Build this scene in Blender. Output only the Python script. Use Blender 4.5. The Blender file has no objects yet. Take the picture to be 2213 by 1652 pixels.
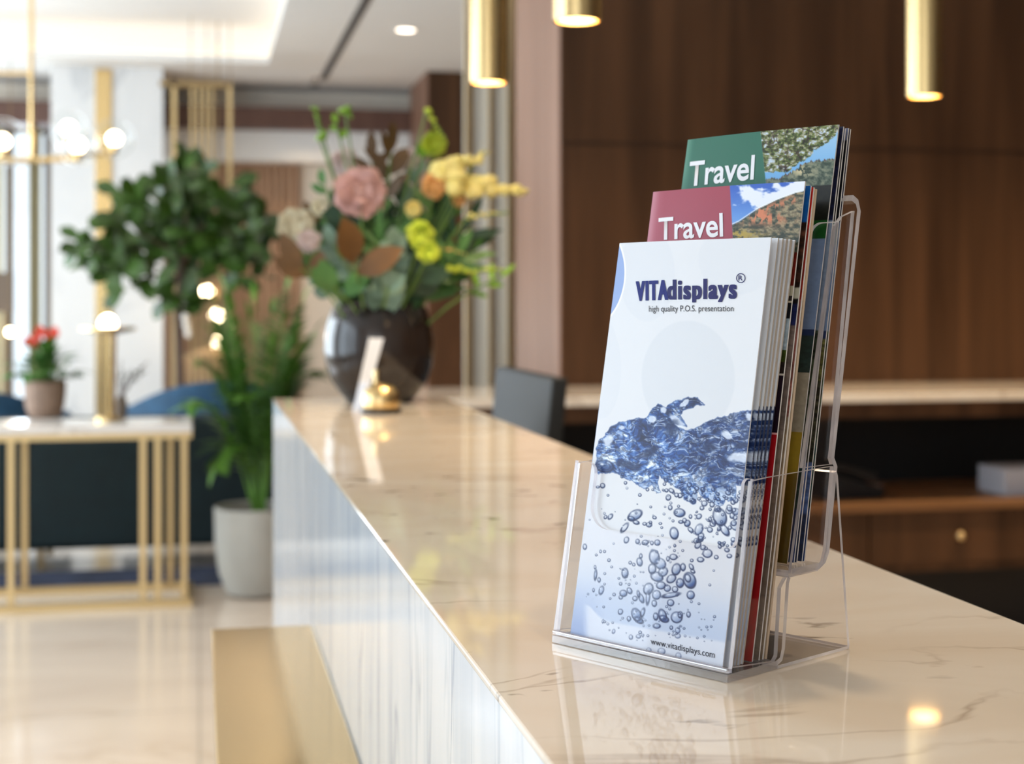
import bpy, math, random
import numpy as np
from mathutils import Vector, Matrix
random.seed(7)
C = bpy.context.scene.collection
SC = bpy.context.scene

# ------------------------------------------------------------------ camera, world, exposure
F = 3242.0; CX = 1106.5; CY = 654.0; CAMZ = 1.275
YAW = math.atan(675.0 / F)
cam_d = bpy.data.cameras.new('camera'); cam = bpy.data.objects.new('camera', cam_d); C.objects.link(cam)
cam.location = (0, 0, CAMZ); cam.rotation_euler = (math.pi / 2, 0, -YAW)
cam_d.sensor_width = 36; cam_d.lens = 36 * F / 2213.0; cam_d.shift_y = -(826 - CY) / 2213.0
cam_d.clip_start = 0.05; cam_d.dof.use_dof = True; cam_d.dof.focus_distance = 0.735; cam_d.dof.aperture_fstop = 10.0
SC.camera = cam
SC.view_settings.view_transform = 'Standard'; SC.view_settings.look = 'None'
SC.view_settings.gamma = 1; SC.view_settings.use_curve_mapping = False
SC.view_settings.exposure = 0.0
w = bpy.data.worlds.new('daylight'); SC.world = w; w.use_nodes = True
w.node_tree.nodes['Background'].inputs[0].default_value = (0.80, 0.90, 1.0, 1)
w.node_tree.nodes['Background'].inputs[1].default_value = 1.6

def light(name, kind, loc, energy, color, size=0.1, size_y=None, aim=None, **kw):
    d = bpy.data.lights.new(name, kind); d.energy = energy; d.color = color
    if kind == 'AREA':
        d.size = size
        if size_y: d.shape = 'RECTANGLE'; d.size_y = size_y
    elif kind == 'SPOT':
        d.shadow_soft_size = size; d.spot_size = math.radians(kw.get('angle', 80)); d.spot_blend = kw.get('blend', .6)
    else: d.shadow_soft_size = size
    o = bpy.data.objects.new(name, d); C.objects.link(o); o.location = loc
    if aim is not None:
        o.rotation_euler = (Vector(aim) - Vector(loc)).to_track_quat('-Z', 'Y').to_euler()
    return o
WARM = (1.0, 0.74, 0.45); COOL = (0.80, 0.90, 1.0)
# daylight entering by the windows of the left wall, of the far wall and of the wall behind the camera
light('window_daylight', 'AREA', (-4.3, 2.3, 1.7), 150, (.74, .87, 1.0), 4.4, 2.6, aim=(0, 2.3, 1.3))
light('window_daylight', 'AREA', (-4.3, 7.7, 1.7), 450, COOL, 5.5, 2.6, aim=(0, 7.7, 1.5))
light('window_daylight', 'AREA', (-2.0, -3.6, 1.8), 34, (.86, .93, 1.0), 3.6, 2.4, aim=(-1.2, 0, 1.4))

R_ = Vector((math.cos(YAW), -math.sin(YAW), 0)); F_ = Vector((math.sin(YAW), math.cos(YAW), 0)); O_ = Vector((0, 0, CAMZ))
def ray(px, py): return R_ * ((px - CX) / F) + F_ - Vector((0, 0, (py - CY) / F))
def P(px, py, D): return O_ + ray(px, py) * D
def onZ(px, py, z): r = ray(px, py); return O_ + r * ((z - CAMZ) / r.z)
def onY(px, py, y): r = ray(px, py); return O_ + r * (y / r.y)
def onX(px, py, x): r = ray(px, py); return O_ + r * (x / r.x)

# ------------------------------------------------------------------ materials
def new_mat(name):
    m = bpy.data.materials.new(name); m.use_nodes = True
    nt = m.node_tree; return m, nt, nt.nodes['Principled BSDF']
def mat(name, col, rough=.5, metal=0, spec=.5, bump=0, bscale=60, var=0, vscale=8, emit=None, estr=0, coat=0, trans=0):
    m, nt, b = new_mat(name)
    b.inputs['Base Color'].default_value = (*col, 1); b.inputs['Roughness'].default_value = rough
    b.inputs['Metallic'].default_value = metal; b.inputs['Specular IOR Level'].default_value = spec
    b.inputs['Coat Weight'].default_value = coat
    if emit: b.inputs['Emission Color'].default_value = (*emit, 1); b.inputs['Emission Strength'].default_value = estr
    tc = nt.nodes.new('ShaderNodeTexCoord')
    if var:
        n = nt.nodes.new('ShaderNodeTexNoise'); n.inputs['Scale'].default_value = vscale; n.inputs['Detail'].default_value = 4
        nt.links.new(tc.outputs['Object'], n.inputs['Vector'])
        r = nt.nodes.new('ShaderNodeValToRGB')
        r.color_ramp.elements[0].position = .3; r.color_ramp.elements[1].position = .7
        r.color_ramp.elements[0].color = (*[c * (1 - var) for c in col], 1); r.color_ramp.elements[1].color = (*[min(1, c * (1 + var)) for c in col], 1)
        nt.links.new(n.outputs['Fac'], r.inputs[0]); nt.links.new(r.outputs[0], b.inputs['Base Color'])
    if bump:
        n = nt.nodes.new('ShaderNodeTexNoise'); n.inputs['Scale'].default_value = bscale
        nt.links.new(tc.outputs['Object'], n.inputs['Vector'])
        u = nt.nodes.new('ShaderNodeBump'); u.inputs['Strength'].default_value = bump; u.inputs['Distance'].default_value = .01
        nt.links.new(n.outputs['Fac'], u.inputs['Height']); nt.links.new(u.outputs[0], b.inputs['Normal'])
    return m
def wood(name, dark, lite, rough=.45, scale=(14, 14, .6), axis='Z', period=0):
    m, nt, b = new_mat(name); tc = nt.nodes.new('ShaderNodeTexCoord'); mp = nt.nodes.new('ShaderNodeMapping')
    nt.links.new(tc.outputs['Object'], mp.inputs[0]); mp.inputs['Scale'].default_value = scale
    n = nt.nodes.new('ShaderNodeTexNoise'); n.inputs['Scale'].default_value = 1; n.inputs['Detail'].default_value = 6; n.inputs['Distortion'].default_value = .6
    nt.links.new(mp.outputs[0], n.inputs['Vector'])
    r = nt.nodes.new('ShaderNodeValToRGB'); r.color_ramp.elements[0].position = .32; r.color_ramp.elements[1].position = .68
    r.color_ramp.elements[0].color = (*dark, 1); r.color_ramp.elements[1].color = (*lite, 1)
    nt.links.new(n.outputs['Fac'], r.inputs[0]); nt.links.new(r.outputs[0], b.inputs['Base Color'])
    b.inputs['Roughness'].default_value = rough; b.inputs['Specular IOR Level'].default_value = .3
    return m
def marble(name, base, vein, rough=.12, scale=1.6, rot=(0, 0, .5), stretch=(1, 3, 1), vw=.025, amt=.7, cloud=None, camt=.5, speck=0, tile=None, grout=None):
    m, nt, b = new_mat(name); L = nt.links.new
    tc = nt.nodes.new('ShaderNodeTexCoord'); mp = nt.nodes.new('ShaderNodeMapping'); mp.inputs['Rotation'].default_value = rot; mp.inputs['Scale'].default_value = stretch
    L(tc.outputs['Object'], mp.inputs[0])
    def noise(s, d, dist, vec):
        n = nt.nodes.new('ShaderNodeTexNoise'); n.inputs['Scale'].default_value = s; n.inputs['Detail'].default_value = d; n.inputs['Distortion'].default_value = dist
        L(vec, n.inputs['Vector']); return n.outputs['Fac']
    def ramp(inp, stops):
        r = nt.nodes.new('ShaderNodeValToRGB'); e = r.color_ramp.elements
        while len(e) < len(stops): e.new(.5)
        for k, (p, v) in enumerate(stops): e[k].position = p; e[k].color = (v, v, v, 1)
        L(inp, r.inputs[0]); return r.outputs[0]
    def mix(a, bcol, fac, k):
        x = nt.nodes.new('ShaderNodeMix'); x.data_type = 'RGBA'; L(a, x.inputs['A'])
        if hasattr(bcol, 'links'): L(bcol, x.inputs['B'])
        else: x.inputs['B'].default_value = (*bcol, 1)
        mm = nt.nodes.new('ShaderNodeMath'); mm.operation = 'MULTIPLY'; L(fac, mm.inputs[0]); mm.inputs[1].default_value = k
        L(mm.outputs[0], x.inputs['Factor']); return x.outputs['Result']
    rgb = nt.nodes.new('ShaderNodeRGB'); rgb.outputs[0].default_value = (*base, 1); c = rgb.outputs[0]
    v = mp.outputs[0]
    if cloud: c = mix(c, cloud, ramp(noise(scale * 1.3, 6, 1.2, v), [(.4, 0), (.68, 1)]), camt)
    n1 = noise(scale, 5, 1.5, v)
    vein_f = ramp(n1, [(.5 - vw, 0), (.5, 1), (.5 + vw, 0)])
    gate = ramp(noise(scale * 1.7, 2, 0, v), [(.45, 0), (.6, 1)])
    mul = nt.nodes.new('ShaderNodeMath'); mul.operation = 'MULTIPLY'; L(vein_f, mul.inputs[0]); L(gate, mul.inputs[1])
    c = mix(c, vein, mul.outputs[0], amt)
    if speck:
        s1 = ramp(noise(28, 3, .4, v), [(.64, 0), (.72, 1)]); g2 = ramp(noise(4, 2, 0, v), [(.5, 0), (.62, 1)])
        mul2 = nt.nodes.new('ShaderNodeMath'); mul2.operation = 'MULTIPLY'; L(s1, mul2.inputs[0]); L(g2, mul2.inputs[1])
        c = mix(c, [x * .45 for x in vein], mul2.outputs[0], speck)
    if tile:
        br = nt.nodes.new('ShaderNodeTexBrick'); br.inputs['Scale'].default_value = 1; br.inputs['Brick Width'].default_value = tile[0]; br.inputs['Row Height'].default_value = tile[1]
        br.inputs['Mortar Size'].default_value = .006; br.offset = 0; L(tc.outputs['Object'], br.inputs['Vector'])
        br.inputs['Mortar Smooth'].default_value = .3
        c = mix(c, grout, br.outputs['Fac'], .6)
    L(c, b.inputs['Base Color']); b.inputs['Roughness'].default_value = rough
    return m
M = {}
M['counter'] = marble('counter_marble', (.80, .735, .65), (.30, .21, .14), rough=.045, scale=2.6, rot=(0, 0, -.35), stretch=(1, 1.8, 1), vw=.014, amt=.5, cloud=(.68, .56, .43), camt=.6, speck=1.0)
M['face'] = marble('daylit_face_marble', (.79, .83, .88), (.26, .36, .50), rough=.12, scale=2.6, rot=(.1, 0, 0), stretch=(1, 4.5, .55), vw=.035, amt=.75, cloud=(.58, .66, .76), camt=.8)  # white marble with the blue of window daylight put into its colours
M['floor'] = marble('floor_marble', (.72, .62, .52), (.52, .41, .31), rough=.16, scale=.9, rot=(0, 0, .4), stretch=(1, 2.4, 1), vw=.04, amt=.5, cloud=(.62, .52, .43), camt=.6, tile=(1.2, 1.2), grout=(.42, .36, .30))
M['pillar'] = marble('pillar_marble', (.74, .74, .74), (.45, .47, .50), rough=.2, scale=1.1, rot=(.3, .2, 0), stretch=(1.2, 1, .6), vw=.03, amt=.55, cloud=(.62, .64, .66), camt=.5)
M['white_stone'] = marble('white_stone', (.84, .80, .76), (.55, .5, .45), rough=.15, scale=2)
M['walnut'] = wood('walnut_panelling', (.046, .020, .008), (.105, .048, .021), scale=(9, 9, .5))
M['walnut_mid'] = wood('walnut_shelf', (.16, .075, .030), (.30, .15, .065), scale=(1.2, 14, 14))
M['walnut_lit'] = wood('daylit_walnut', (.19, .10, .065), (.28, .155, .105), scale=(9, 9, .5))  # the same walnut made paler: daylight on side faces put into the colour
M['slat'] = wood('slat_wood', (.44, .27, .17), (.64, .43, .29), scale=(20, 20, .5))
M['beam'] = wood('beam_wood', (.09, .045, .035), (.14, .075, .055), scale=(20, 20, 1))
M['brass'] = mat('brushed_brass', (.74, .53, .25), .26, 1, bump=.02, bscale=200)
M['brass_shelf'] = mat('polished_brass_sheet', (.56, .37, .13), .13, 1, var=.05, vscale=3)
M['brass_soft'] = mat('satin_brass', (.70, .52, .27), .38, 1)
M['brass_dark'] = mat('aged_brass', (.34, .24, .12), .4, 1)
M['ceil'] = mat('ceiling_paint', (.80, .79, .77), .8, bump=.02)
M['wall'] = mat('wall_paint', (.80, .78, .74), .8, bump=.02)
M['cream'] = mat('cream_plaster', (.92, .83, .71), .8, bump=.02)
M['black'] = mat('shade_black', (.006, .005, .005), .6)  # shade of the recesses is put into this near-black colour
M['slot'] = mat('dark_grille', (.05, .05, .055), .5)
M['glow'] = mat('lamp_glow', (1, .9, .7), .5, emit=(1.0, .78, .48), estr=20)
M['bulb'] = mat('bulb_glow', (1, .9, .7), .4, emit=(1.0, .80, .52), estr=14)
M['led'] = mat('led_strip', (1, .9, .7), .5, emit=(1.0, .80, .58), estr=4)
M['down'] = mat('downlight_glow', (1, .9, .8), .5, emit=(1.0, .84, .66), estr=6)
M['soil'] = mat('soil', (.09, .04, .022), .9, bump=.5, bscale=90)
M['pot_grey'] = mat('pale_grey_ceramic', (.42, .41, .37), .55, var=.06, vscale=6)
M['pot_brown'] = mat('ribbed_clay', (.30, .20, .145), .7, var=.15, vscale=30, bump=.2)
M['vase'] = mat('smoked_glass_vase', (.022, .016, .014), .10, 0, spec=.55)
M['velvet_blue'] = mat('blue_velvet', (.010, .060, .125), .75, var=.2, vscale=20)
M['velvet_teal'] = mat('dark_teal_velvet', (.002, .013, .016), .8, var=.2, vscale=14)
M['rug'] = mat('navy_rug', (.035, .045, .085), .95, var=.4, vscale=9, bump=.3)
M['fig'] = mat('fig_leaf', (.035, .085, .007), .38, var=.5, vscale=6)
M['palm'] = mat('palm_leaf', (.10, .24, .025), .5, var=.4, vscale=5)
M['leafg'] = mat('mid_green_leaf', (.06, .17, .03), .5, var=.35, vscale=9)
M['leafd'] = mat('dark_green_leaf', (.018, .06, .022), .5, var=.3, vscale=9)
M['lime'] = mat('lime_bloom', (.42, .52, .03), .6, var=.2, vscale=40)
M['limeg'] = mat('lime_green_bud', (.20, .40, .03), .5, var=.2, vscale=30)
M['yellow'] = mat('golden_yellow_bloom', (.95, .76, .26), .6, var=.15, vscale=40)
M['orange'] = mat('apricot_bloom', (.80, .42, .14), .6, var=.15, vscale=40)
M['pink'] = mat('pink_petal', (.66, .38, .34), .6, var=.15, vscale=20)
M['creamfl'] = mat('cream_petal', (.74, .68, .50), .6, var=.15, vscale=20)
M['blush'] = mat('blush_petal', (.76, .62, .60), .6, var=.1, vscale=20)
M['euca'] = mat('eucalyptus_leaf', (.17, .27, .20), .6, var=.2, vscale=20)
M['magn'] = mat('copper_leaf', (.14, .066, .018), .5, var=.25, vscale=14)
M['burg'] = mat('bronze_leaf', (.10, .050, .012), .5, var=.3, vscale=14)
M['stem'] = mat('green_stem', (.12, .22, .04), .6)
M['bark'] = mat('bark', (.10, .06, .045), .9, bump=.4)
M['red'] = mat('red_petal', (.60, .06, .035), .5, var=.2, vscale=30)
M['screen_black'] = mat('charcoal_plastic', (.022, .024, .026), .6, spec=.3)
M['black_plastic'] = mat('black_plastic', (.006, .006, .007), .4)
M['paper'] = mat('white_card', (.82, .82, .84), .5)
M['paper_edge'] = mat('paper_edge', (.72, .68, .64), .7)
M['curtain'] = mat('sheer_curtain', (.86, .86, .80), .9)
M['curtain_gold'] = mat('straw_curtain', (.78, .70, .48), .9)
M['shade'] = mat('taupe_shade', (.16, .12, .09), .8)
M['tan'] = mat('tan_upholstery', (.28, .18, .10), .8, var=.2)

def clear_mat(name, tint, ior=1.45, rough=.0, glossk=1.0):
    m = bpy.data.materials.new(name); m.use_nodes = True; nt = m.node_tree; nt.nodes.clear()
    o = nt.nodes.new('ShaderNodeOutputMaterial'); t = nt.nodes.new('ShaderNodeBsdfTransparent'); g = nt.nodes.new('ShaderNodeBsdfGlossy')
    x = nt.nodes.new('ShaderNodeMixShader'); lw = nt.nodes.new('ShaderNodeLayerWeight'); lw.inputs[0].default_value = .5; pw = nt.nodes.new('ShaderNodeMath'); pw.operation = 'POWER'; pw.inputs[1].default_value = 5
    nt.links.new(lw.outputs['Facing'], pw.inputs[0]); fr = nt.nodes.new('ShaderNodeMath'); fr.operation = 'MULTIPLY_ADD'; f0 = ((ior - 1) / (ior + 1)) ** 2; fr.inputs[1].default_value = 1 - f0; fr.inputs[2].default_value = f0; nt.links.new(pw.outputs[0], fr.inputs[0])
    t.inputs[0].default_value = (*tint, 1); g.inputs['Roughness'].default_value = rough; g.inputs[0].default_value = (glossk, glossk, glossk, 1)
    nt.links.new(fr.outputs[0], x.inputs[0]); nt.links.new(t.outputs[0], x.inputs[1]); nt.links.new(g.outputs[0], x.inputs[2]); nt.links.new(x.outputs[0], o.inputs[0])
    return m
M['acrylic'] = clear_mat('clear_acrylic', (.985, .982, .988), 1.30, .02, .75)
M['glass'] = clear_mat('clear_glass', (.97, .98, .98), 1.45)
def edge_mat(name='polished_acrylic_edge', lo=.75, hi=1.0):
    m = bpy.data.materials.new(name); m.use_nodes = True; nt = m.node_tree; nt.nodes.clear(); L = nt.links.new
    o = nt.nodes.new('ShaderNodeOutputMaterial'); t = nt.nodes.new('ShaderNodeBsdfTransparent'); t.inputs[0].default_value = (.93, .92, .96, 1)
    d = nt.nodes.new('ShaderNodeBsdfDiffuse'); d.inputs[0].default_value = (.95, .93, .98, 1)
    tl = nt.nodes.new('ShaderNodeBsdfTranslucent'); tl.inputs[0].default_value = (.95, .93, .98, 1)
    g = nt.nodes.new('ShaderNodeBsdfGlossy'); g.inputs['Roughness'].default_value = .12
    a = nt.nodes.new('ShaderNodeMixShader'); a.inputs[0].default_value = .75; L(d.outputs[0], a.inputs[1]); L(tl.outputs[0], a.inputs[2])
    b = nt.nodes.new('ShaderNodeMixShader'); L(t.outputs[0], b.inputs[1]); L(a.outputs[0], b.inputs[2])
    tc = nt.nodes.new('ShaderNodeTexCoord'); n = nt.nodes.new('ShaderNodeTexNoise'); n.inputs['Scale'].default_value = 60; n.inputs['Detail'].default_value = 2
    r = nt.nodes.new('ShaderNodeMapRange'); r.inputs['From Min'].default_value = .35; r.inputs['From Max'].default_value = .65; r.inputs['To Min'].default_value = lo; r.inputs['To Max'].default_value = hi
    L(tc.outputs['Object'], n.inputs['Vector']); L(n.outputs['Fac'], r.inputs[0]); L(r.outputs[0], b.inputs[0])
    c = nt.nodes.new('ShaderNodeMixShader'); c.inputs[0].default_value = .35; L(b.outputs[0], c.inputs[1]); L(g.outputs[0], c.inputs[2]); L(c.outputs[0], o.inputs[0])
    return m
M['acrylic_edge'] = edge_mat(); M['acrylic_lip'] = edge_mat('moulded_acrylic_lip', .12, .42)

# ------------------------------------------------------------------ mesh building
class MB:
    def __init__(s): s.v = []; s.f = []; s.mi = []
    def add(s, vs, fs, mi=0):
        n = len(s.v); s.v += [tuple(q) for q in vs]; s.f += [tuple(i + n for i in f) for f in fs]
        s.mi += [mi] * len(fs) if isinstance(mi, int) else list(mi); return s
    def box(s, a, b, mi=0):
        x0, y0, z0 = [min(a[i], b[i]) for i in range(3)]; x1, y1, z1 = [max(a[i], b[i]) for i in range(3)]
        vs = [(x0, y0, z0), (x1, y0, z0), (x1, y1, z0), (x0, y1, z0), (x0, y0, z1), (x1, y0, z1), (x1, y1, z1), (x0, y1, z1)]
        return s.add(vs, [(0, 3, 2, 1), (4, 5, 6, 7), (0, 1, 5, 4), (1, 2, 6, 5), (2, 3, 7, 6), (3, 0, 4, 7)], mi)
    def tube(s, pts, r, n=10, cap=True, mi=0):
        pts = [Vector(p) for p in pts]; rs = r if isinstance(r, (list, tuple)) else [r] * len(pts)
        vs = []; prev = None
        for i, p in enumerate(pts):
            t = (pts[min(i + 1, len(pts) - 1)] - pts[max(i - 1, 0)]).normalized()
            if prev is None: a = t.orthogonal().normalized()
            else: a = (prev - t * prev.dot(t)).normalized()
            prev = a; b = t.cross(a)
            for k in range(n):
                an = 2 * math.pi * k / n; vs.append(p + (a * math.cos(an) + b * math.sin(an)) * rs[i])
        fs = [(i * n + k, i * n + (k + 1) % n, (i + 1) * n + (k + 1) % n, (i + 1) * n + k) for i in range(len(pts) - 1) for k in range(n)]
        if cap: fs += [tuple(range(n))[::-1], tuple((len(pts) - 1) * n + k for k in range(n))]
        return s.add(vs, fs, mi)
    def lathe(s, prof, c=(0, 0, 0), n=32, mi=0, rib=None, cap=True):
        vs = []
        for i, (r, z) in enumerate(prof):
            for k in range(n):
                a = 2 * math.pi * k / n; rr = r * (1 + (rib[0] * (1 if math.cos(a * rib[1]) > 0 else -1) if rib else 0)); vs.append((c[0] + rr * math.cos(a), c[1] + rr * math.sin(a), c[2] + z))
        m = len(prof); fs = [(i * n + k, i * n + (k + 1) % n, (i + 1) * n + (k + 1) % n, (i + 1) * n + k) for i in range(m - 1) for k in range(n)]
        if cap and prof[0][0] > 1e-5: fs.append(tuple(range(n))[::-1])
        if cap and prof[-1][0] > 1e-5: fs.append(tuple((m - 1) * n + k for k in range(n)))
        return s.add(vs, fs, mi)
    def ball(s, c, r, n=14, m=8, mi=0, sc=(1, 1, 1), jit=0):
        vs = [(c[0], c[1], c[2] - r * sc[2])]
        for j in range(1, m):
            ph = math.pi * j / m - math.pi / 2
            for k in range(n):
                a = 2 * math.pi * k / n; q = 1 + random.uniform(-jit, jit)
                vs.append((c[0] + r * q * sc[0] * math.cos(ph) * math.cos(a), c[1] + r * q * sc[1] * math.cos(ph) * math.sin(a), c[2] + r * q * sc[2] * math.sin(ph)))
        vs.append((c[0], c[1], c[2] + r * sc[2])); fs = [(0, 1 + (k + 1) % n, 1 + k) for k in range(n)]
        for j in range(m - 2): fs += [(1 + j * n + k, 1 + j * n + (k + 1) % n, 1 + (j + 1) * n + (k + 1) % n, 1 + (j + 1) * n + k) for k in range(n)]
        t = len(vs) - 1; fs += [(t, 1 + (m - 2) * n + k, 1 + (m - 2) * n + (k + 1) % n) for k in range(n)]
        return s.add(vs, fs, mi)
    def prism(s, pts2, o, ax, ay, th, mi_face=0, mi_side=1):
        """polygon pts2 in the plane o + x*ax + y*ay, thickened by the vector th"""
        o, ax, ay, th = Vector(o), Vector(ax), Vector(ay), Vector(th); n = len(pts2)
        a = [o + ax * x + ay * y for x, y in pts2]; b = [q + th for q in a]
        return s.add(a + b, [tuple(range(n))[::-1], tuple(range(n, 2 * n))] + [(k, (k + 1) % n, n + (k + 1) % n, n + k) for k in range(n)], [mi_face] * 2 + [mi_side] * n)
    def leaf(s, base, d, L, W, up=(0, 0, 1), curl=.2, mi=0, seg=5, fold=.15, shape=1.0):
        base = Vector(base); d = Vector(d).normalized(); side = d.cross(Vector(up))
        if side.length < 1e-3: side = d.orthogonal()
        side.normalize(); nr = side.cross(d).normalized(); vs = []
        for i in range(seg + 1):
            t = i / seg; wv = W * .5 * (math.sin(math.pi * min(1, t ** shape)) ** .8 if 0 < t < 1 else 0) + .0006
            c = base + d * (L * t) - nr * (curl * L * t * t)
            vs += [c - side * wv + nr * wv * fold, c - nr * 0.0, c + side * wv + nr * wv * fold]
        fs = []
        for i in range(seg):
            q = i * 3; fs += [(q, q + 1, q + 4, q + 3), (q + 1, q + 2, q + 5, q + 4)]
        return s.add(vs, fs, mi)
    def build(s, name, m, parent=None, smooth=False, bevel=0, bseg=2):
        me = bpy.data.meshes.new(name); me.from_pydata(s.v, [], s.f); me.validate()
        for q in (m if isinstance(m, (list, tuple)) else [m]): me.materials.append(q)
        if len(me.polygons) == len(s.mi): me.polygons.foreach_set('material_index', s.mi)
        o = bpy.data.objects.new(name, me); C.objects.link(o)
        if parent is not None: o.parent = parent
        if smooth:
            me.polygons.foreach_set('use_smooth', [True] * len(me.polygons))
            try: me.set_sharp_from_angle(angle=math.radians(40))
            except Exception: pass
        if bevel:
            b = o.modifiers.new('bevel', 'BEVEL'); b.width = bevel; b.segments = bseg; b.limit_method = 'ANGLE'
        me.update(); return o
def tag(o, label=None, cat=None, group=None, kind=None):
    if label: o['label'] = label
    if cat: o['category'] = cat
    if group: o['group'] = group
    if kind: o['kind'] = kind
    return o
def empty(name, loc, label, cat, group=None, rz=0):
    o = bpy.data.objects.new(name, None); C.objects.link(o); o.location = loc; o.rotation_euler = (0, 0, rz); o.empty_display_size = .05
    return tag(o, label, cat, group)
def struct(name, mb, m, label=None, **k): return tag(mb.build(name, m, **k), label or None, None, None, 'structure')
def copy_tree(o, parent=None):
    c = o.copy(); C.objects.link(c); c.parent = parent
    for ch in list(o.children): copy_tree(ch, c)
    return c

# ------------------------------------------------------------------ the room
H = 3.1; TX1 = .511; TY1 = 11.6; TX0 = -3.6; TY0 = 5.2; XL = -4.2; XR = 6.0; YB = -3.5; YF = 13.1
struct('floor', MB().box((XL, YB, -.1), (XR, YF, 0)), M['floor'], 'beige veined marble tile floor')
cb = MB()
cb.box((XL, YB, H), (XR, TY0, H + .06)).box((XL, TY1, H), (XR, YF, H + .06)).box((XL, TY0, H), (TX0, TY1, H + .06)).box((TX1, TY0, H), (XR, TY1, H + .06))
struct('ceiling', cb, M['ceil'], 'white ceiling with a recessed tray')
rc = MB(); e = .16; HT = H + .27
rc.box((TX0 - e, TY0 - e, HT), (TX1 + e, TY1 + e, HT + .05))
for a, b in (((TX0 - e - .03, TY0 - e, H + .06), (TX0 - e, TY1 + e, HT)), ((TX1 + e, TY0 - e, H + .06), (TX1 + e + .03, TY1 + e, HT)), ((TX0 - e, TY0 - e - .03, H + .06), (TX1 + e, TY0 - e, HT)), ((TX0 - e, TY1 + e, H + .06), (TX1 + e, TY1 + e + .03, HT))): rc.box(a, b)
struct('ceiling_tray', rc, M['ceil'], 'raised centre of the ceiling tray')
for a, b in (((TX0 - .12, TY1 + .08, H + .062), (TX1 + .12, TY1 + .11, H + .075)), ((TX1 + .08, TY0, H + .062), (TX1 + .11, TY1 + .08, H + .075)), ((TX0 - .11, TY0, H + .062), (TX0 - .08, TY1 + .08, H + .075))):
    o = MB().box(a, b).build('led_strip', M['led']); tag(o, 'warm cove light strip glowing along the ceiling tray edge', 'light', 'cove light strips round the ceiling tray')

def win_wall(name, axis, pos, a0, a1, wins, label):
    """wall with window openings z .3 - 2.8; axis 'X' = wall at x=pos running along y"""
    m = MB(); cuts = sorted(wins); t = .12; sg = -1
    def bx(p0, p1, z0, z1):
        if axis == 'X': m.box((pos, p0, z0), (pos - t, p1, z1))
        else: m.box((p0, pos, z0), (p1, pos - t, z1))
    bx(a0, a1, 0, .25); bx(a0, a1, 2.9, H)
    q = a0
    for (s, e2) in cuts: bx(q, s, .25, 2.9); q = e2
    bx(q, a1, .25, 2.9)
    struct(name, m, M['wall'], label)
    for i, (s, e2) in enumerate(cuts):
        fr = MB()
        def b2(p0, p1, z0, z1):
            if axis == 'X': fr.box((pos - .03, p0, z0), (pos - .08, p1, z1))
            else: fr.box((p0, pos - .03, z0), (p1, pos - .08, z1))
        b2(s, e2, .25, .3); b2(s, e2, 2.85, 2.9); b2(s, s + .05, .3, 2.85); b2(e2 - .05, e2, .3, 2.85); b2((s + e2) / 2 - .025, (s + e2) / 2 + .025, .3, 2.85)
        win_wall.n += 1
        wf = struct('window_%d' % win_wall.n, fr, M['brass_soft'], 'tall brass framed window')
        g = MB(); (g.box((pos - .052, s + .05, .3), (pos - .058, e2 - .05, 2.85)) if axis == 'X' else g.box((s + .05, pos - .052, .3), (e2 - .05, pos - .058, 2.85)))
        g.build('pane', M['glass'], wf)
win_wall.n = 0
win_wall('wall_left', 'X', XL, YB, YF, [(-1.3, 1.0), (1.3, 3.6), (5.0, 7.5), (7.9, 10.4)], 'white window wall on the left')
win_wall('wall_back', 'Y', YB, XL, XR, [(-3.8, -2.0), (-1.8, 0)], 'white window wall behind the viewer')
struct('wall_right', MB().box((XR, YB, 0), (XR + .12, YF, H)), M['walnut'])
# far wall: windows at the left, timber beam, pale soffit, slats and cream panels
px_far = lambda px, y=YF: onY(px, 600, y).x
xa, xb = px_far(345), px_far(120)
struct('wall_front', MB().box((xa - .02, YF, 0), (XR, YF + .12, H)).box((XL, YF, 2.75), (xa, YF + .12, H)).box((XL, YF, 0), (xa, YF + .12, .2)), M['cream'], 'cream wall at the far end of the lobby')
def far_z(py, D=12.9): return CAMZ - (py - CY) * D / F
struct('trim_1', MB().box((px_far(-60), YF - .5, far_z(282, 12.6)), (px_far(885), YF, far_z(236, 12.6))), M['beam'], 'dark timber beam under the ceiling')
struct('trim_2', MB().box((xa, YF - .35, far_z(352, 12.75)), (px_far(905), YF, far_z(283, 12.75))), M['ceil'], 'pale soffit band below the timber beam')
slat = MB(); x = xa + .02; xs1 = px_far(645)
slat.box((xa, YF - .06, .05), (xs1, YF, far_z(352)))
while x < xs1 - .03: slat.box((x, YF - .11, .05), (x + .034, YF - .06, far_z(353))); x += .06
struct('trim_3', slat, M['slat'], 'vertical timber slat panel on the far wall')
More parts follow.
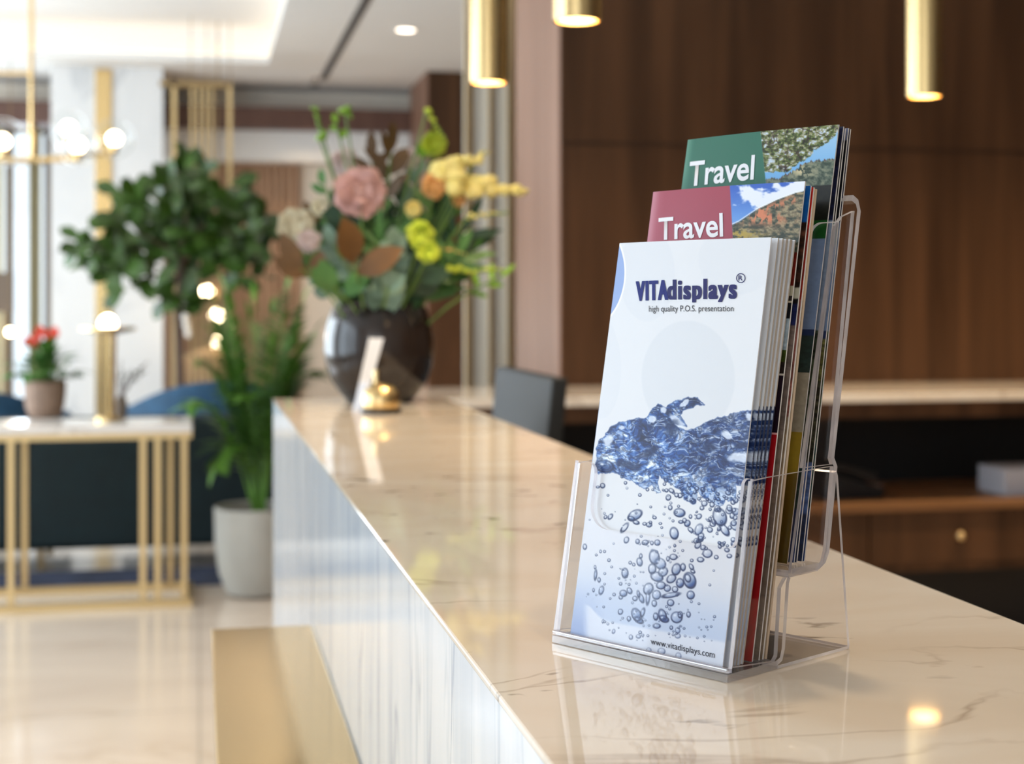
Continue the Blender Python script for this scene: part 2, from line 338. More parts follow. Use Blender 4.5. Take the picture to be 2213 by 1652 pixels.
# far glazing with curtains at the left
wf = MB(); zt = 2.75
for px in (-60, 20, 104):
    x = px_far(px); wf.box((x - .03, YF, .2), (x + .03, YF + .08, zt))
wf.box((XL, YF, .2), (xa, YF + .08, .26)).box((XL, YF, zt - .06), (xa, YF + .08, zt)).box((XL, YF + .0, far_z(350)), (xa, YF + .08, far_z(362)))
wo = struct('window_9', wf, M['shade'], 'bright window beside the marble column')
MB().box((XL, YF + .05, .2), (xa, YF + .055, zt)).build('pane', M['glass'], wo)
def curtain(px0, px1, m, label, y=YF - .12):
    x0, x1 = px_far(px0, y), px_far(px1, y); n = 40; vs = []; fs = []
    for i in range(n + 1):
        xx = x0 + (x1 - x0) * i / n; yy = y + .035 * math.sin(i * 1.3)
        vs += [(xx, yy, .05), (xx, yy, 2.78), (xx, yy + .006, 2.78), (xx, yy + .006, .05)]
    for i in range(n):
        q = i * 4; fs += [(q, q + 4, q + 5, q + 1), (q + 3, q + 2, q + 6, q + 7), (q + 1, q + 5, q + 6, q + 2), (q, q + 3, q + 7, q + 4)]
    tag(MB().add(vs, fs).build('curtain', m, smooth=True), label, 'curtain')
curtain(-60, 4, M['curtain_gold'], 'straw coloured curtain at the left edge of the far window')
curtain(62, 88, M['curtain_gold'], 'narrow straw curtain beside the thin dark post of the far window')
def drape_light(): pass
light('window_daylight', 'AREA', (-2.2, YF + .5, 1.5), 130, COOL, 2.2, 2.4, aim=(-2.2, 5, 1.5))
# marble column with a brass strip
YC = 12.0; x0, x1 = onY(110, 600, YC).x, onY(352, 600, YC).x
col = struct('wall_pillar', MB().box((x0, YC, 0), (x1, YC + .7, H)), M['pillar'], 'white veined marble column')
xg0, xg1 = onY(206, 600, YC).x, onY(241, 600, YC).x
b_ = MB().box((xg0, YC - .02, 0), (xg1, YC, H - .02)).build('brass_strip', M['brass'], col)
# walnut wall behind the desk, with an end face at the left
YW = 5.64; XW = onY(1213, 600, YW).x
ye = onX(1117, 600, XW).y
wl = MB().box((XW, YW, 0), (XR, ye, H))
struct('wall_desk', wl, M['walnut'], 'dark walnut panelled wall behind the desk')
seam = MB(); zs = CAMZ - (306 - CY) * (YW / math.cos(YAW)) / F
gx = XW + .62
struct('trim_4', MB().box((XW + .001, YW - .004, zs - .0035), (XR, YW, zs + .0035)), wood('seam_walnut', (.02, .009, .004), (.03, .014, .007)), 'thin horizontal seam of the walnut panelling')
struct('trim_5', MB().box((XW - .006, YW + .0, 0), (XW, ye, H)), M['walnut_lit'], 'pale end face of the walnut wall')  # daylight from the left is in this face's colour
# second walnut pier far back
YP = 11.7; xp0, xp1 = onY(925, 600, YP).x, onY(1004, 600, YP).x
struct('wall_pier', MB().box((xp0, YP, 0), (xp1 + .6, YP + 1.0, H)), M['walnut'], 'dark walnut pier beyond the flowers')
struct('trim_6', MB().box((xp0 - .006, YP, 0), (xp0, YP + 1.0, H)), M['walnut_lit'], 'paler side of the walnut pier')  # lighter tone of the lit side comes from the material colour
# glazed brass partition between them
YG = 8.0; g0, g1 = onY(1003, 600, YG).x, onY(1122, 600, YG).x
gp = empty('glazed_partition', ((g0 + g1) / 2, YG, 0), 'tall pale glass partition with brass uprights beside the walnut wall', 'partition')
fr = MB()
for px, wd in ((1012, .035), (1060, .022), (1104, .04)):
    xx = onY(px, 600, YG).x - gp.location.x; MB().box((xx - wd / 2, -.03, 0), (xx + wd / 2, .03, H)).build('upright', M['brass_soft'], gp)
fx0, fx1 = g0 - gp.location.x, g1 - gp.location.x
MB().box((fx0, .0, 0), (fx1, .012, H)).build('frosted_pane', mat('frosted_glass', (.86, .85, .79), .25, spec=.6), gp)
# ceiling details
struct('trim_7', MB().box((.955, 5.5, H - .004), (1.012, onZ(690, 172, H).y, H)), M['slot'], 'dark linear air slot in the ceiling')
q = onZ(877, 64, H)
dl = empty('downlight', (q.x, q.y, H), 'small round recessed downlight beside the dark ceiling slot', 'light')
MB().lathe([(.085, -.006), (.085, 0), (.062, 0), (.062, -.006), (.085, -.006)], n=28, cap=False).build('trim_ring', M['ceil'], dl)
MB().lathe([(.062, -.003), (.062, -.001)], n=28).build('lens', M['down'], dl)
q = onZ(680, 168, H)
sp = empty('sprinkler_head', (q.x, q.y, H), 'tiny grey sprinkler head at the end of the dark ceiling slot', 'sprinkler')
MB().lathe([(.0, -.075), (.035, -.07), (.04, -.05), (.016, -.045), (.016, 0)], n=16).build('head', M['slot'], sp)
light('downlight_lamp', 'SPOT', (q.x, q.y, H - .02), 60, WARM, .06, aim=(q.x, q.y, 0), angle=100, blend=.7)
# working lights of the ceiling, over the counter and desk
for (x, y, e_) in ((.50, 1.3, 54), (.48, 2.5, 45), (.55, .2, 26), (1.6, 4.5, 135), (2.6, 4.5, 135), (3.6, 4.5, 110), (-1.6, 3.0, 40), (-1.4, 5.0, 50)):
    dd = empty('downlight', (x, y, H), 'round recessed downlight above the front desk', 'light', 'downlights above the desk')
    MB().lathe([(.085, -.006), (.085, 0), (.062, 0), (.062, -.006), (.085, -.006)], n=28, cap=False).build('trim_ring', M['ceil'], dd)
    MB().lathe([(.062, -.003), (.062, -.001)], n=28).build('lens', M['down'], dd)
    light('downlight_lamp', 'SPOT', (x, y, H - .02), e_, WARM, .06, aim=(x, y, 0), angle=95, blend=.7)

for (x, y, e_) in ((2.45, 9.2, 120), (2.5, 10.6, 130)):  # added ceiling spots, kept out of view, to brighten the far wall
    dd = empty('downlight', (x, y, H), 'recessed downlight near the far lobby wall', 'light', 'downlights near the far wall')
    MB().lathe([(.085, -.006), (.085, 0), (.062, 0), (.062, -.006), (.085, -.006)], n=28, cap=False).build('trim_ring', M['ceil'], dd)
    MB().lathe([(.062, -.003), (.062, -.001)], n=28).build('lens', M['down'], dd)
    light('downlight_lamp', 'SPOT', (x, y, H - .02), e_, (1, .82, .62), .06, aim=(x, y, 0), angle=120, blend=.8)
# ------------------------------------------------------------------ front counter
KX0, KX1, KY0, KZ = .1302, .4392, -.35, 1.10
KY1 = onZ(600, 862, KZ).y
ct = empty('reception_counter', (KX0, KY1, 0), 'long marble reception counter with glossy beige top and blue-white front face', 'counter')
def rel(mb, root): 
    l = root.location; mb.v = [(a - l.x, b - l.y, c - l.z) for a, b, c in mb.v]; return mb
rel(MB().box((KX0, KY0, KZ - .004), (KX1, KY1, KZ)), ct).build('countertop', M['counter'], ct, bevel=.0012, bseg=2)
rel(MB().box((KX0 + .0006, KY0, 0), (KX0 + .022, KY1, KZ - .004)), ct).build('front_face', M['face'], ct)
rel(MB().box((KX0 + .022, KY1 - .02, 0), (KX1, KY1 - .0006, KZ - .004)), ct).build('end_face', M['face'], ct)
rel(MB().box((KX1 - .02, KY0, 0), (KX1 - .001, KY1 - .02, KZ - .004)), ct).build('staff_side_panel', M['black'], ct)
# brass bag ledge
zl = CAMZ - .382 * 1.0
l0 = onZ(457, 1360, zl); r0 = onZ(675, 1356, zl)
lg = empty('brass_ledge', (l0.x, l0.y, zl), 'low brass bag ledge fixed along the marble face of the counter', 'ledge')
rel(MB().box((l0.x, KY0, zl - .03), (KX0, l0.y, zl)), lg).build('ledge_plate', M['brass_shelf'], lg, bevel=.0015)
rel(MB().box((l0.x + .01, KY0, 0), (KX0, l0.y - .02, zl - .03)), lg).build('ledge_support', M['brass_shelf'], lg)
# desk behind the counter
dk = empty('staff_desk', (.8, 1.6, 0), 'low dark staff desk behind the reception counter', 'desk')
rel(MB().box((KX1 + .003, -.2, .70), (1.08, 3.25, .73)), dk).build('desk_top', M['walnut'], dk)
for yy in (-.18, 3.2): rel(MB().box((KX1 + .003, yy, 0), (1.06, yy + .03, .70)), dk).build('side_panel', M['walnut'], dk)
# monitor (back towards us)
mo = empty('monitor', (.66, 2.81, .73), 'black computer monitor seen from behind, beyond the right counter edge', 'monitor')
ma, mb_ = onX(1072, 790, .60), onX(1216, 816, .618)
sh = MB(); zt = 1.143
sh.prism([(0, 0), (mb_.y - ma.y, 0), (mb_.y - ma.y, -.33), (0, -.33)], (.6 - .66, ma.y - 2.81, zt - .73), (0, 1, 0), (.09, 0, 1), (.028, 0, 0), 0, 0)
sh.build('screen_housing', M['screen_black'], mo, bevel=.004)
MB().prism([(.012, -.012), (mb_.y - ma.y - .012, -.012), (mb_.y - ma.y - .012, -.318), (.012, -.318)][::-1] if False else [(-.012, -.012), (mb_.y - ma.y + .012, -.012), (mb_.y - ma.y + .012, -.318), (-.012, -.318)], (.6 - .66 + .0275, ma.y - 2.81, zt - .73), (0, 1, 0), (.09, 0, 1), (.002, 0, 0), 0, 0).build('screen', M['black_plastic'], mo)
MB().box((-.045, -.03, .0), (-.02, .03, .26)).build('stand_post', M['black_plastic'], mo)
MB().box((-.10, -.12, 0), (.10, .12, .012)).build('stand_foot', M['black_plastic'], mo, bevel=.003)
# office chair back glimpsed right of the monitor
ch = empty('office_chair', tuple(onZ(1262, 1500, 0) * 1) if False else (.98, 2.62, 0), 'dark office chair standing at the staff desk behind the monitor', 'chair')
MB().box((-.02, -.22, .58), (.03, .22, 1.02)).build('backrest', M['black_plastic'], ch, bevel=.02)
MB().box((-.22, -.24, .44), (.26, .24, .50)).build('seat', M['black_plastic'], ch, bevel=.02)
MB().tube([(0.02, 0, .06), (.02, 0, .44)], .025).build('gas_column', M['black_plastic'], ch)
for k in range(5):
    a = k * 1.2566; MB().tube([(.02, 0, .07), (.02 + .28 * math.cos(a), .28 * math.sin(a), .03)], [.025, .015]).build('leg', M['black_plastic'], ch)
# back counter along the walnut wall
bx0 = onY(905, 860, 5.0).x; YBF = 4.96
bc = empty('back_counter', (bx0, YBF, 0), 'long back counter with pale stone top, walnut shelf and drawers', 'counter')
def r(mb): return rel(mb, bc)
r(MB().box((bx0, YBF, .92), (XR, YW, .952))).build('countertop', M['counter'], bc, bevel=.003)
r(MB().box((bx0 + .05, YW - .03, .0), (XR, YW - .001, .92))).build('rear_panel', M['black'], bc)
r(MB().box((bx0 + .05, YBF + .04, .86), (XR, YBF + .06, .92))).build('apron', M['walnut'], bc)
r(MB().box((bx0 + .05, YBF + .02, .525), (XR, YW - .03, .555))).build('shelf', M['walnut_mid'], bc, bevel=.002)
r(MB().box((bx0 + .03, YBF + .02, .0), (bx0 + .05, YW, .92))).build('side_panel', M['walnut'], bc)
dx = onY(2083, 1200, YBF).x
for k in range(-4, 4):
    xx0 = dx - .35 + k * .7
    if xx0 < bx0 + .05 or xx0 + .7 > XR: continue
    d = r(MB().box((xx0 + .004, YBF + .035, .335), (xx0 + .696, YBF + .055, .523))).build('drawer', M['walnut'], bc)
    c = r(MB().ball((xx0 + .35, YBF + .022, .43), .017)).build('knob', M['brass_soft'], d, smooth=True)
r(MB().box((bx0 + .05, YBF + .055, .30), (XR, YW - .03, .335))).build('drawer_base', M['walnut'], bc)
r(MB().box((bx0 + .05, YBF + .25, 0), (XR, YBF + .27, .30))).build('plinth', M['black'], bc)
# things on the shelf
q = onY(2190, 1010, YBF + .2)
st = empty('paper_stack', (q.x + .05, YBF + .22, .555), 'white papers stacked on the dark shelf at the right edge', 'papers')
MB().box((-.13, -.1, 0), (.13, .1, .10)).build('sheets', mat('grey_paper', (.55, .55, .6), .6), st, bevel=.004)
q = onY(1860, 1040, YBF + .2)
tp = empty('desk_telephone', (q.x - .05, YBF + .25, .555), 'black desk telephone on the shelf behind the brochure holder', 'telephone')
MB().prism([(-.12, 0), (.12, 0), (.12, .04), (-.12, .10)], (0, -.1, 0), (1, 0, 0), (0, 0, 1), (0, .2, 0), 0, 0).build('body', M['black_plastic'], tp, bevel=.004)
MB().tube([(-.1, -.11, .115), (-.05, -.11, .12), (.02, -.11, .10), (.08, -.11, .075)], [.018, .012, .012, .018]).build('handset', M['black_plastic'], tp, smooth=True)
MB().box((.122, -.02, .01), (.15, .02, .04)).build('cable_plug', mat('rosy_plastic', (.4, .28, .24), .5), tp)

# ------------------------------------------------------------------ pendants
def pendant(px, pyb, D, label, en=8):
    c = P(px, pyb, D); c.z = CAMZ + .347
    o = empty('pendant_lamp', (c.x, c.y, c.z), label, 'pendant lamp', 'brass cylinder pendants over the counter')
    h = .42
    MB().lathe([(.0265, .012), (.0265, 0), (.030, 0), (.030, h), (.004, h)], n=40).build('lamp_shade', M['brass'], o, smooth=True)
    MB().lathe([(.0265, .010), (.0265, .0105)], n=32).build('lens', M['glow'], o)
    MB().tube([(0, 0, h), (0, 0, H - c.z - .02)], .0025, 6).build('cord', M['black_plastic'], o)
    MB().lathe([(.045, H - c.z - .02), (.045, H - c.z)], n=24).build('canopy', M['brass'], o)
    light('pendant_bulb', 'SPOT', (c.x, c.y, c.z - .004), en, WARM, .022, aim=(c.x, c.y, 0), angle=118, blend=.9)
pendant(1056, 185, 2.37, 'brass cylinder pendant hanging in front of the gold glazed partition')
pendant(1247.5, 28, 1.85, 'short-looking brass pendant cut by the top edge, nearest of the three')
pendant(1998, 225, 2.53, 'brass cylinder pendant at the right before the walnut wall')

# ------------------------------------------------------------------ printed artwork helpers
def vnoise(x, y, seed=0):
    rs = np.random.RandomState(seed); T = rs.rand(256, 256); xi = np.floor(x).astype(int); yi = np.floor(y).astype(int)
    fx = x - xi; fy = y - yi; fx = fx * fx * (3 - 2 * fx); fy = fy * fy * (3 - 2 * fy)
    g = lambda a, b: T[a % 256, b % 256]
    return (g(xi, yi) * (1 - fx) + g(xi + 1, yi) * fx) * (1 - fy) + (g(xi, yi + 1) * (1 - fx) + g(xi + 1, yi + 1) * fx) * fy
def fbm(x, y, o=4, seed=0):
    s = 0; a = .5; t = 0
    for k in range(o): s = s + a * vnoise(x * 2 ** k, y * 2 ** k, seed + k); t += a; a *= .55
    return s / t
def homog(src, dst):
    A = []; b = []
    for (x, y), (X, Y) in zip(src, dst):
        A.append([x, y, 1, 0, 0, 0, -X * x, -X * y]); b.append(X); A.append([0, 0, 0, x, y, 1, -Y * x, -Y * y]); b.append(Y)
    h = np.linalg.solve(np.array(A, float), np.array(b, float)); return np.append(h, 1).reshape(3, 3)
def apply(Hm, x, y):
    d = Hm[2, 0] * x + Hm[2, 1] * y + Hm[2, 2]
    return (Hm[0, 0] * x + Hm[0, 1] * y + Hm[0, 2]) / d, (Hm[1, 0] * x + Hm[1, 1] * y + Hm[1, 2]) / d
UNIT = [(0, 0), (1, 0), (1, 1), (0, 1)]       # (u right, t down) of a cover
class Art:
    def __init__(s, corners, nx, ny):
        s.H = homog(UNIT, corners); s.Hi = homog(corners, UNIT); s.nx = nx; s.ny = ny
        u, t = np.meshgrid(np.linspace(0, 1, nx), np.linspace(0, 1, ny)); s.u, s.t = u, t
        s.X, s.Y = apply(s.H, u, t); s.c = np.ones((ny, nx, 3))
    def uv(s, x, y): return apply(s.Hi, x, y)
    def mixc(s, m, col):
        m = np.clip(m, 0, 1)[..., None]; s.c = s.c * (1 - m) + (col if isinstance(col, np.ndarray) and col.ndim == 3 else np.array(col, float)) * m
    def ell(s, x, y, rx, ry, ang=0, wx=None, wy=None):
        dx = (s.X if wx is None else wx) - x; dy = (s.Y if wy is None else wy) - y; c, n = math.cos(ang), math.sin(ang)
        return np.sqrt(((dx * c + dy * n) / rx) ** 2 + ((-dx * n + dy * c) / ry) ** 2)
    def inpoly(s, pts, X=None, Y=None):
        X = s.X if X is None else X; Y = s.Y if Y is None else Y; ins = np.zeros(X.shape, bool); n = len(pts)
        for i in range(n):
            (x1, y1), (x2, y2) = pts[i], pts[(i + 1) % n]
            if y1 == y2: continue
            cnd = ((y1 > Y) != (y2 > Y)) & (X < (x2 - x1) * (Y - y1) / (y2 - y1) + x1); ins ^= cnd
        return ins
def smooth(a, b, x):
    t = np.clip((x - a) / (b - a), 0, 1); return t * t * (3 - 2 * t)
PRINT = {}
def print_mat(rough=.28):
    m, nt, b = new_mat('printed_cover'); a = nt.nodes.new('ShaderNodeVertexColor'); a.layer_name = 'print'
    nt.links.new(a.outputs[0], b.inputs['Base Color']); b.inputs['Roughness'].default_value = rough; b.inputs['Specular IOR Level'].default_value = .3
    return m
M['print'] = print_mat()
def sheet_mesh(name, img, W, Ht, bow=0.0, th=.0004):
    """grid mesh: x from -W (left) to 0, z from 0 to Ht, front at y=0 (bowed), printed colour in an attribute"""
    ny, nx, _ = img.shape; u = np.linspace(0, 1, nx); t = np.linspace(0, 1, ny); U, T = np.meshgrid(u, t)
    co = np.zeros((ny, nx, 3), np.float32); co[..., 0] = -W + W * U; co[..., 1] = -bow * np.sin(np.pi * U) * 1.0; co[..., 2] = Ht * (1 - T)
    me = bpy.data.meshes.new(name); me.vertices.add(nx * ny); me.vertices.foreach_set('co', co.ravel())
    i = np.arange((ny - 1) * (nx - 1)); a = (i // (nx - 1)) * nx + i % (nx - 1)
    q = np.stack([a, a + nx, a + nx + 1, a + 1], 1).astype(np.int32); nf = len(q)
    me.loops.add(nf * 4); me.polygons.add(nf); me.polygons.foreach_set('loop_start', np.arange(nf, dtype=np.int32) * 4); me.polygons.foreach_set('loop_total', np.full(nf, 4, np.int32)); me.loops.foreach_set('vertex_index', q.ravel())
    at = me.color_attributes.new('print', 'FLOAT_COLOR', 'POINT'); s = np.clip(img, 0, 1)
    lin = np.where(s <= .04045, s / 12.92, ((s + .055) / 1.055) ** 2.4); rgba = np.ones((ny * nx, 4), np.float32); rgba[:, :3] = lin.reshape(-1, 3)
    at.data.foreach_set('color', rgba.ravel()); me.update(calc_edges=True); me.materials.append(M['print']); return me
def text_mesh(txt, corners, art, W, Ht, m, parent, name='printed_lettering', bold=0.0, gap=.0003, shear=0, bow=0, space=1.0, smear=0, nsm=5, desc=1.0):
    """lettering fitted to the four image corners (tl, tr, br, bl) of its bounding box on the cover"""
    cu = bpy.data.curves.new(name, 'FONT'); cu.body = txt; cu.size = 1; cu.offset = bold; cu.resolution_u = 6; cu.shear = shear; cu.space_character = space
    ob = bpy.data.objects.new(name, cu); C.objects.link(ob); dg = bpy.context.evaluated_depsgraph_get()
    me = bpy.data.meshes.new_from_object(ob.evaluated_get(dg)); bpy.data.objects.remove(ob)
    for v in me.vertices:
        if v.co.y < 0: v.co.y *= desc
    xs = [v.co.x for v in me.vertices]; ys = [v.co.y for v in me.vertices]; x0, x1, y0, y1 = min(xs), max(xs), min(ys), max(ys)
    uv = [art.uv(*c) for c in corners]
    for v in me.vertices:
        a = (v.co.x - x0) / (x1 - x0); b = (y1 - v.co.y) / (y1 - y0)
        u = (uv[0][0] * (1 - a) + uv[1][0] * a) * (1 - b) + (uv[3][0] * (1 - a) + uv[2][0] * a) * b
        t = (uv[0][1] * (1 - a) + uv[1][1] * a) * (1 - b) + (uv[3][1] * (1 - a) + uv[2][1] * a) * b
        v.co = (-W + W * u, -bow * math.sin(math.pi * u) - gap, Ht * (1 - t))
    if smear:
        vs = [tuple(v.co) for v in me.vertices]; ps = [tuple(p.vertices) for p in me.polygons]; me = bpy.data.meshes.new(name); V2 = []; P2 = []
        for k in range(nsm * 2):
            off = smear * (2 * (k % nsm) / (nsm - 1) - 1); oz = (k // nsm - .5) * smear * .5; b_ = len(V2); V2 += [(x + off, y - .000002 * k, z + oz) for x, y, z in vs]; P2 += [tuple(i + b_ for i in p) for p in ps]
        me.from_pydata(V2, [], P2)
    me.materials.clear(); me.materials.append(m); o = bpy.data.objects.new(name, me); C.objects.link(o); o.parent = parent; return o

# ---- the white cover
WC = [(1335, 522), (1662, 515), (1553, 1447), (1214, 1379)]
art = Art(WC, 400, 880); X, Y = art.X, art.Y
art.c[:] = (.865, .872, .892)
art.mixc(1 - smooth(.97, 1.03, art.ell(1483, 812, 101, 122)), (.838, .850, .875))
art.mixc((1 - smooth(.97, 1.03, art.ell(1395, 590, 62, 100))) * .8, (.845, .856, .882))
art.mixc((1 - smooth(.97, 1.03, art.ell(1590, 560, 82, 75))) * .6, (.845, .856, .882))
art.mixc((1 - smooth(.97, 1.03, art.ell(1290, 790, 46, 110))) * .7, (.845, .856, .882))
d = art.ell(1262, 590, 86, 118, .1); art.mixc(1 - smooth(.985, 1.01, d), (.97, .975, .99)); art.mixc(1 - smooth(.955, .97, d), (.52, .61, .82)); 
art.mixc((1 - smooth(.93, .97, d)) * .5, (.60, .70, .88))
# lower pale-blue wash
low = smooth(1190, 1330, Y - .18 * (X - 1300)); art.mixc(low * .75, (.70, .77, .88))
lft = smooth(1240, 1390, Y) * (1 - smooth(1230, 1310, X)); art.mixc(lft * .75, (.50, .58, .77))
arc = smooth(-6, 4, Y - (1342 + .155 * (X - 1265)) + 30 * np.exp(-((X - 1250) / 28) ** 2)); art.mixc(arc * smooth(1240, 1262, X) * .85, (.88, .895, .93))
# the wave
cr = lambda L_: [(1260 + a * .23, 820 + b * .23) for a, b in L_]
wave = cr([(70, 700), (110, 560), (170, 510), (230, 430), (370, 370), (450, 350), (580, 330), (630, 250), (690, 215), (760, 245), (850, 185), (960, 160), (1060, 158), (1135, 212), (1060, 210), (1000, 245), (930, 275), (900, 320), (925, 360), (955, 415), (870, 405), (850, 400), (900, 440), (960, 452), (1060, 430), (1120, 400), (1250, 340), (1380, 310), (1480, 280), (1560, 265), (1720, 262), (1720, 1000), (1480, 960), (1420, 970), (1400, 1110), (1350, 1120), (1310, 1060), (1300, 1150), (1260, 1165), (1180, 1130), (1100, 1080), (1035, 1010), (1045, 1150), (1010, 1160), (930, 1110), (890, 1010), (820, 980), (740, 930), (690, 890), (672, 950), (705, 1050), (640, 1010), (610, 960), (560, 1005), (510, 990), (440, 930), (340, 900), (240, 860), (100, 865), (60, 830)])
wx = X + 9 * (fbm(X / 26, Y / 26, 3, 11) - .5) + 4 * (fbm(X / 7, Y / 7, 2, 12) - .5); wy = Y + 9 * (fbm(X / 26, Y / 26, 3, 21) - .5) + 5 * (fbm(X / 7, Y / 7, 2, 22) - .5)
ins = art.inpoly(wave, wx, wy).astype(float)
ker = ins.copy()
for _ in range(2): ker = (ker + np.roll(ker, 1, 0) + np.roll(ker, -1, 0) + np.roll(ker, 1, 1) + np.roll(ker, -1, 1)) / 5
qx = X + 30 * fbm(X / 45, Y / 45, 3, 31); qy = Y + 34 * fbm(X / 45, Y / 45, 3, 41)
n1 = fbm(qx / 22 + qy / 60, qy / 13, 4, 51); n2 = fbm(qx / 9, qy / 5.5 - qx / 14, 3, 61); n3 = fbm(qx / 40, qy / 30, 3, 71)
val = .5 * n1 + .28 * n2 + .34 * n3
ridge = 1 - np.abs(2 * fbm(qx / 15, qy / 9, 3, 81) - 1) * 3.2
colw = np.zeros(art.c.shape); stops = [(.34, (.05, .09, .24)), (.46, (.10, .21, .45)), (.54, (.17, .33, .62)), (.61, (.34, .50, .76)), (.67, (.66, .76, .90)), (.73, (.92, .95, .98))]
for ch_ in range(3): colw[..., ch_] = np.interp(val, [a for a, b in stops], [b[ch_] for a, b in stops])
right = smooth(1430, 1520, X) * (1 - smooth(985, 1060, Y - (X - 1500) * .25)); grey = np.array((.16, .19, .34))
colw = colw * (1 - .45 * right[..., None]) + grey * (.45 * right[..., None])
art.mixc(ker, colw)
art.mixc(ker * np.clip(1 - np.abs(2 * fbm(qx / 30 + qy / 50, qy / 9, 3, 81) - 1) * 7, 0, 1) * .7, (.86, .91, .98))
art.mixc(ker * np.clip(1 - np.abs(2 * fbm(qx / 11, qy / 8, 3, 91) - 1) * 4, 0, 1) * .6, (.05, .09, .22))
edge = ker * (1 - ker) * 4; art.mixc(edge * .45, (.15, .27, .52))
low = smooth(1000, 1080, Y) * ker; art.mixc(low * smooth(.48, .6, fbm(X / 9, Y / 9, 3, 95)) * .8, (.80, .85, .92))
for (x, y, a, b_2, an) in ((1307, 948, 15, 11, -.7), (1405, 900, 11, 8, 0), (1430, 882, 9, 7, -.5), (1475, 868, 12, 6, -.6), (1460, 905, 22, 9, .8), (1590, 983, 26, 11, -.1), (1568, 935, 14, 8, .4), (1615, 895, 10, 8, 0), (1335, 920, 8, 5, 0)):
    art.mixc((1 - smooth(.6, 1.15, art.ell(x, y, a, b_2, an, wx, wy))) * .85, (.88, .91, .96))
for (x, y, a, b_2, an) in ((1530, 960, 16, 12, 0), (1598, 958, 16, 9, -.2), (1400, 972, 22, 12, -.5), (1450, 920, 16, 22, .9), (1350, 1000, 30, 8, .1)):
    art.mixc(ker * (1 - smooth(.5, 1.2, art.ell(x, y, a, b_2, an, wx, wy))) * .7, (.09, .15, .31))
def bubble(x, y, rx, ry=None, an=0, dark=.8, fill=.35):
    dark = min(1, dark * 1.2)
    ry = ry or rx
    j0 = 4; sl = (np.abs(X - x) < max(rx, ry) + j0) & (np.abs(Y - y) < max(rx, ry) + j0)
    if not sl.any(): return
    dx = X[sl] - x; dy = Y[sl] - y; c, n = math.cos(an), math.sin(an); d = np.sqrt(((dx * c + dy * n) / rx) ** 2 + ((-dx * n + dy * c) / ry) ** 2)
    aa = 1.0 / min(rx, ry); base = art.c[sl]; wd = min(.45, 1.7 / min(rx, ry) + .08)
    inn = (1 - smooth(1 - aa, 1, d)); g = smooth(-.2, 1.0, (dx / rx * .5 + dy / ry * .8)) * fill + fill * .25
    base = base * (1 - (inn * g)[:, None]) + np.array((.16, .28, .52)) * (inn * g)[:, None]
    rg = np.clip(1 - np.abs(d - (1 - wd / 2)) / wd, 0, 1) * dark * (.55 + .45 * smooth(-1, .6, dx / rx * .4 + dy / ry))
    base = base * (1 - rg[:, None]) + np.array((.06, .11, .27)) * rg[:, None]
    hl = np.clip(1 - np.sqrt((dx / rx + .3) ** 2 + (dy / ry + .35) ** 2) / .35, 0, 1) * (.9 if min(rx, ry) > 4 else 0)
    base = base * (1 - hl[:, None]) + np.array((.93, .95, .98)) * hl[:, None]; art.c[sl] = base
bubble(1297, 1003, 22, 14, .12, 1, .95); bubble(1296, 1003, 16, 9, .2, .5, .3)
for b_ in ((1365, 1110, 18, 11, -.5, .95, .7), (1356, 1118, 9, 6, .3, .8, .6), (1341, 1138, 14, 6, -.9, .9, .2), (1367, 1126, 8, 5, .3, .9, .6), (1386, 1129, 5, 4), (1396, 1131, 7, 6, 0, .7), (1399, 1126, 4, 4), (1463, 1104, 13, 10, .1, 1, .8), (1451, 1149, 10, 14, -.15, 1, .6), (1474, 1121, 5, 6), (1480, 1127, 7, 8, .3, 1, .9), (1466, 1124, 6, 4, 0, 1, .8), (1487, 1141, 8, 5, .8), (1550, 1112, 15, 21, -.3, .8, .6), (1560, 1140, 8, 16, -.6, .8, .5), (1570, 1098, 8, 8, 0, .6), (1584, 1100, 9, 8, 0, .5, .6), (1582, 1132, 8, 12, -.8, .6), (1535, 1128, 7, 6), (1529, 1118, 4, 6), (1505, 1140, 9, 14, .4, .6, .6), (1505, 1165, 7, 4, 0, .7, .6),
           (1292, 1046, 6, 6, 0, 1, .5), (1281, 1049, 5, 3, 0, .8, .7), (1304, 1067, 3), (1376, 1066, 4), (1393, 1054, 4), (1439, 1071, 6, 7, .3), (1446, 1056, 7, 5, .6), (1408, 1115, 5, 4, .3), (1400, 1092, 3), (1298, 1115, 4, 5, .5), (1309, 1114, 5, 8, .7), (1421, 1128, 4, 3), (1424, 1137, 3), (1443, 1093, 5, 6), (1487, 1112, 4, 5), (1345, 1165, 6, 8, .4), (1370, 1168, 5, 6, .2, 1, .8), (1387, 1170, 8, 6, -.2, 1, .7), (1414, 1170, 7, 7, 0, 1, .9), (1402, 1171, 4, 5), (1452, 1176, 3, 4), (1520, 1181, 4), (1523, 1192, 11, 10, 0, .8, .4), (1508, 1206, 8, 6, 0, .8, .4), (1542, 1200, 5), (1555, 1172, 6, 5), (1565, 1184, 6, 5, .3, .8, .5), (1570, 1197, 6, 5), (1590, 1160, 5), (1580, 1170, 7)): bubble(*b_)
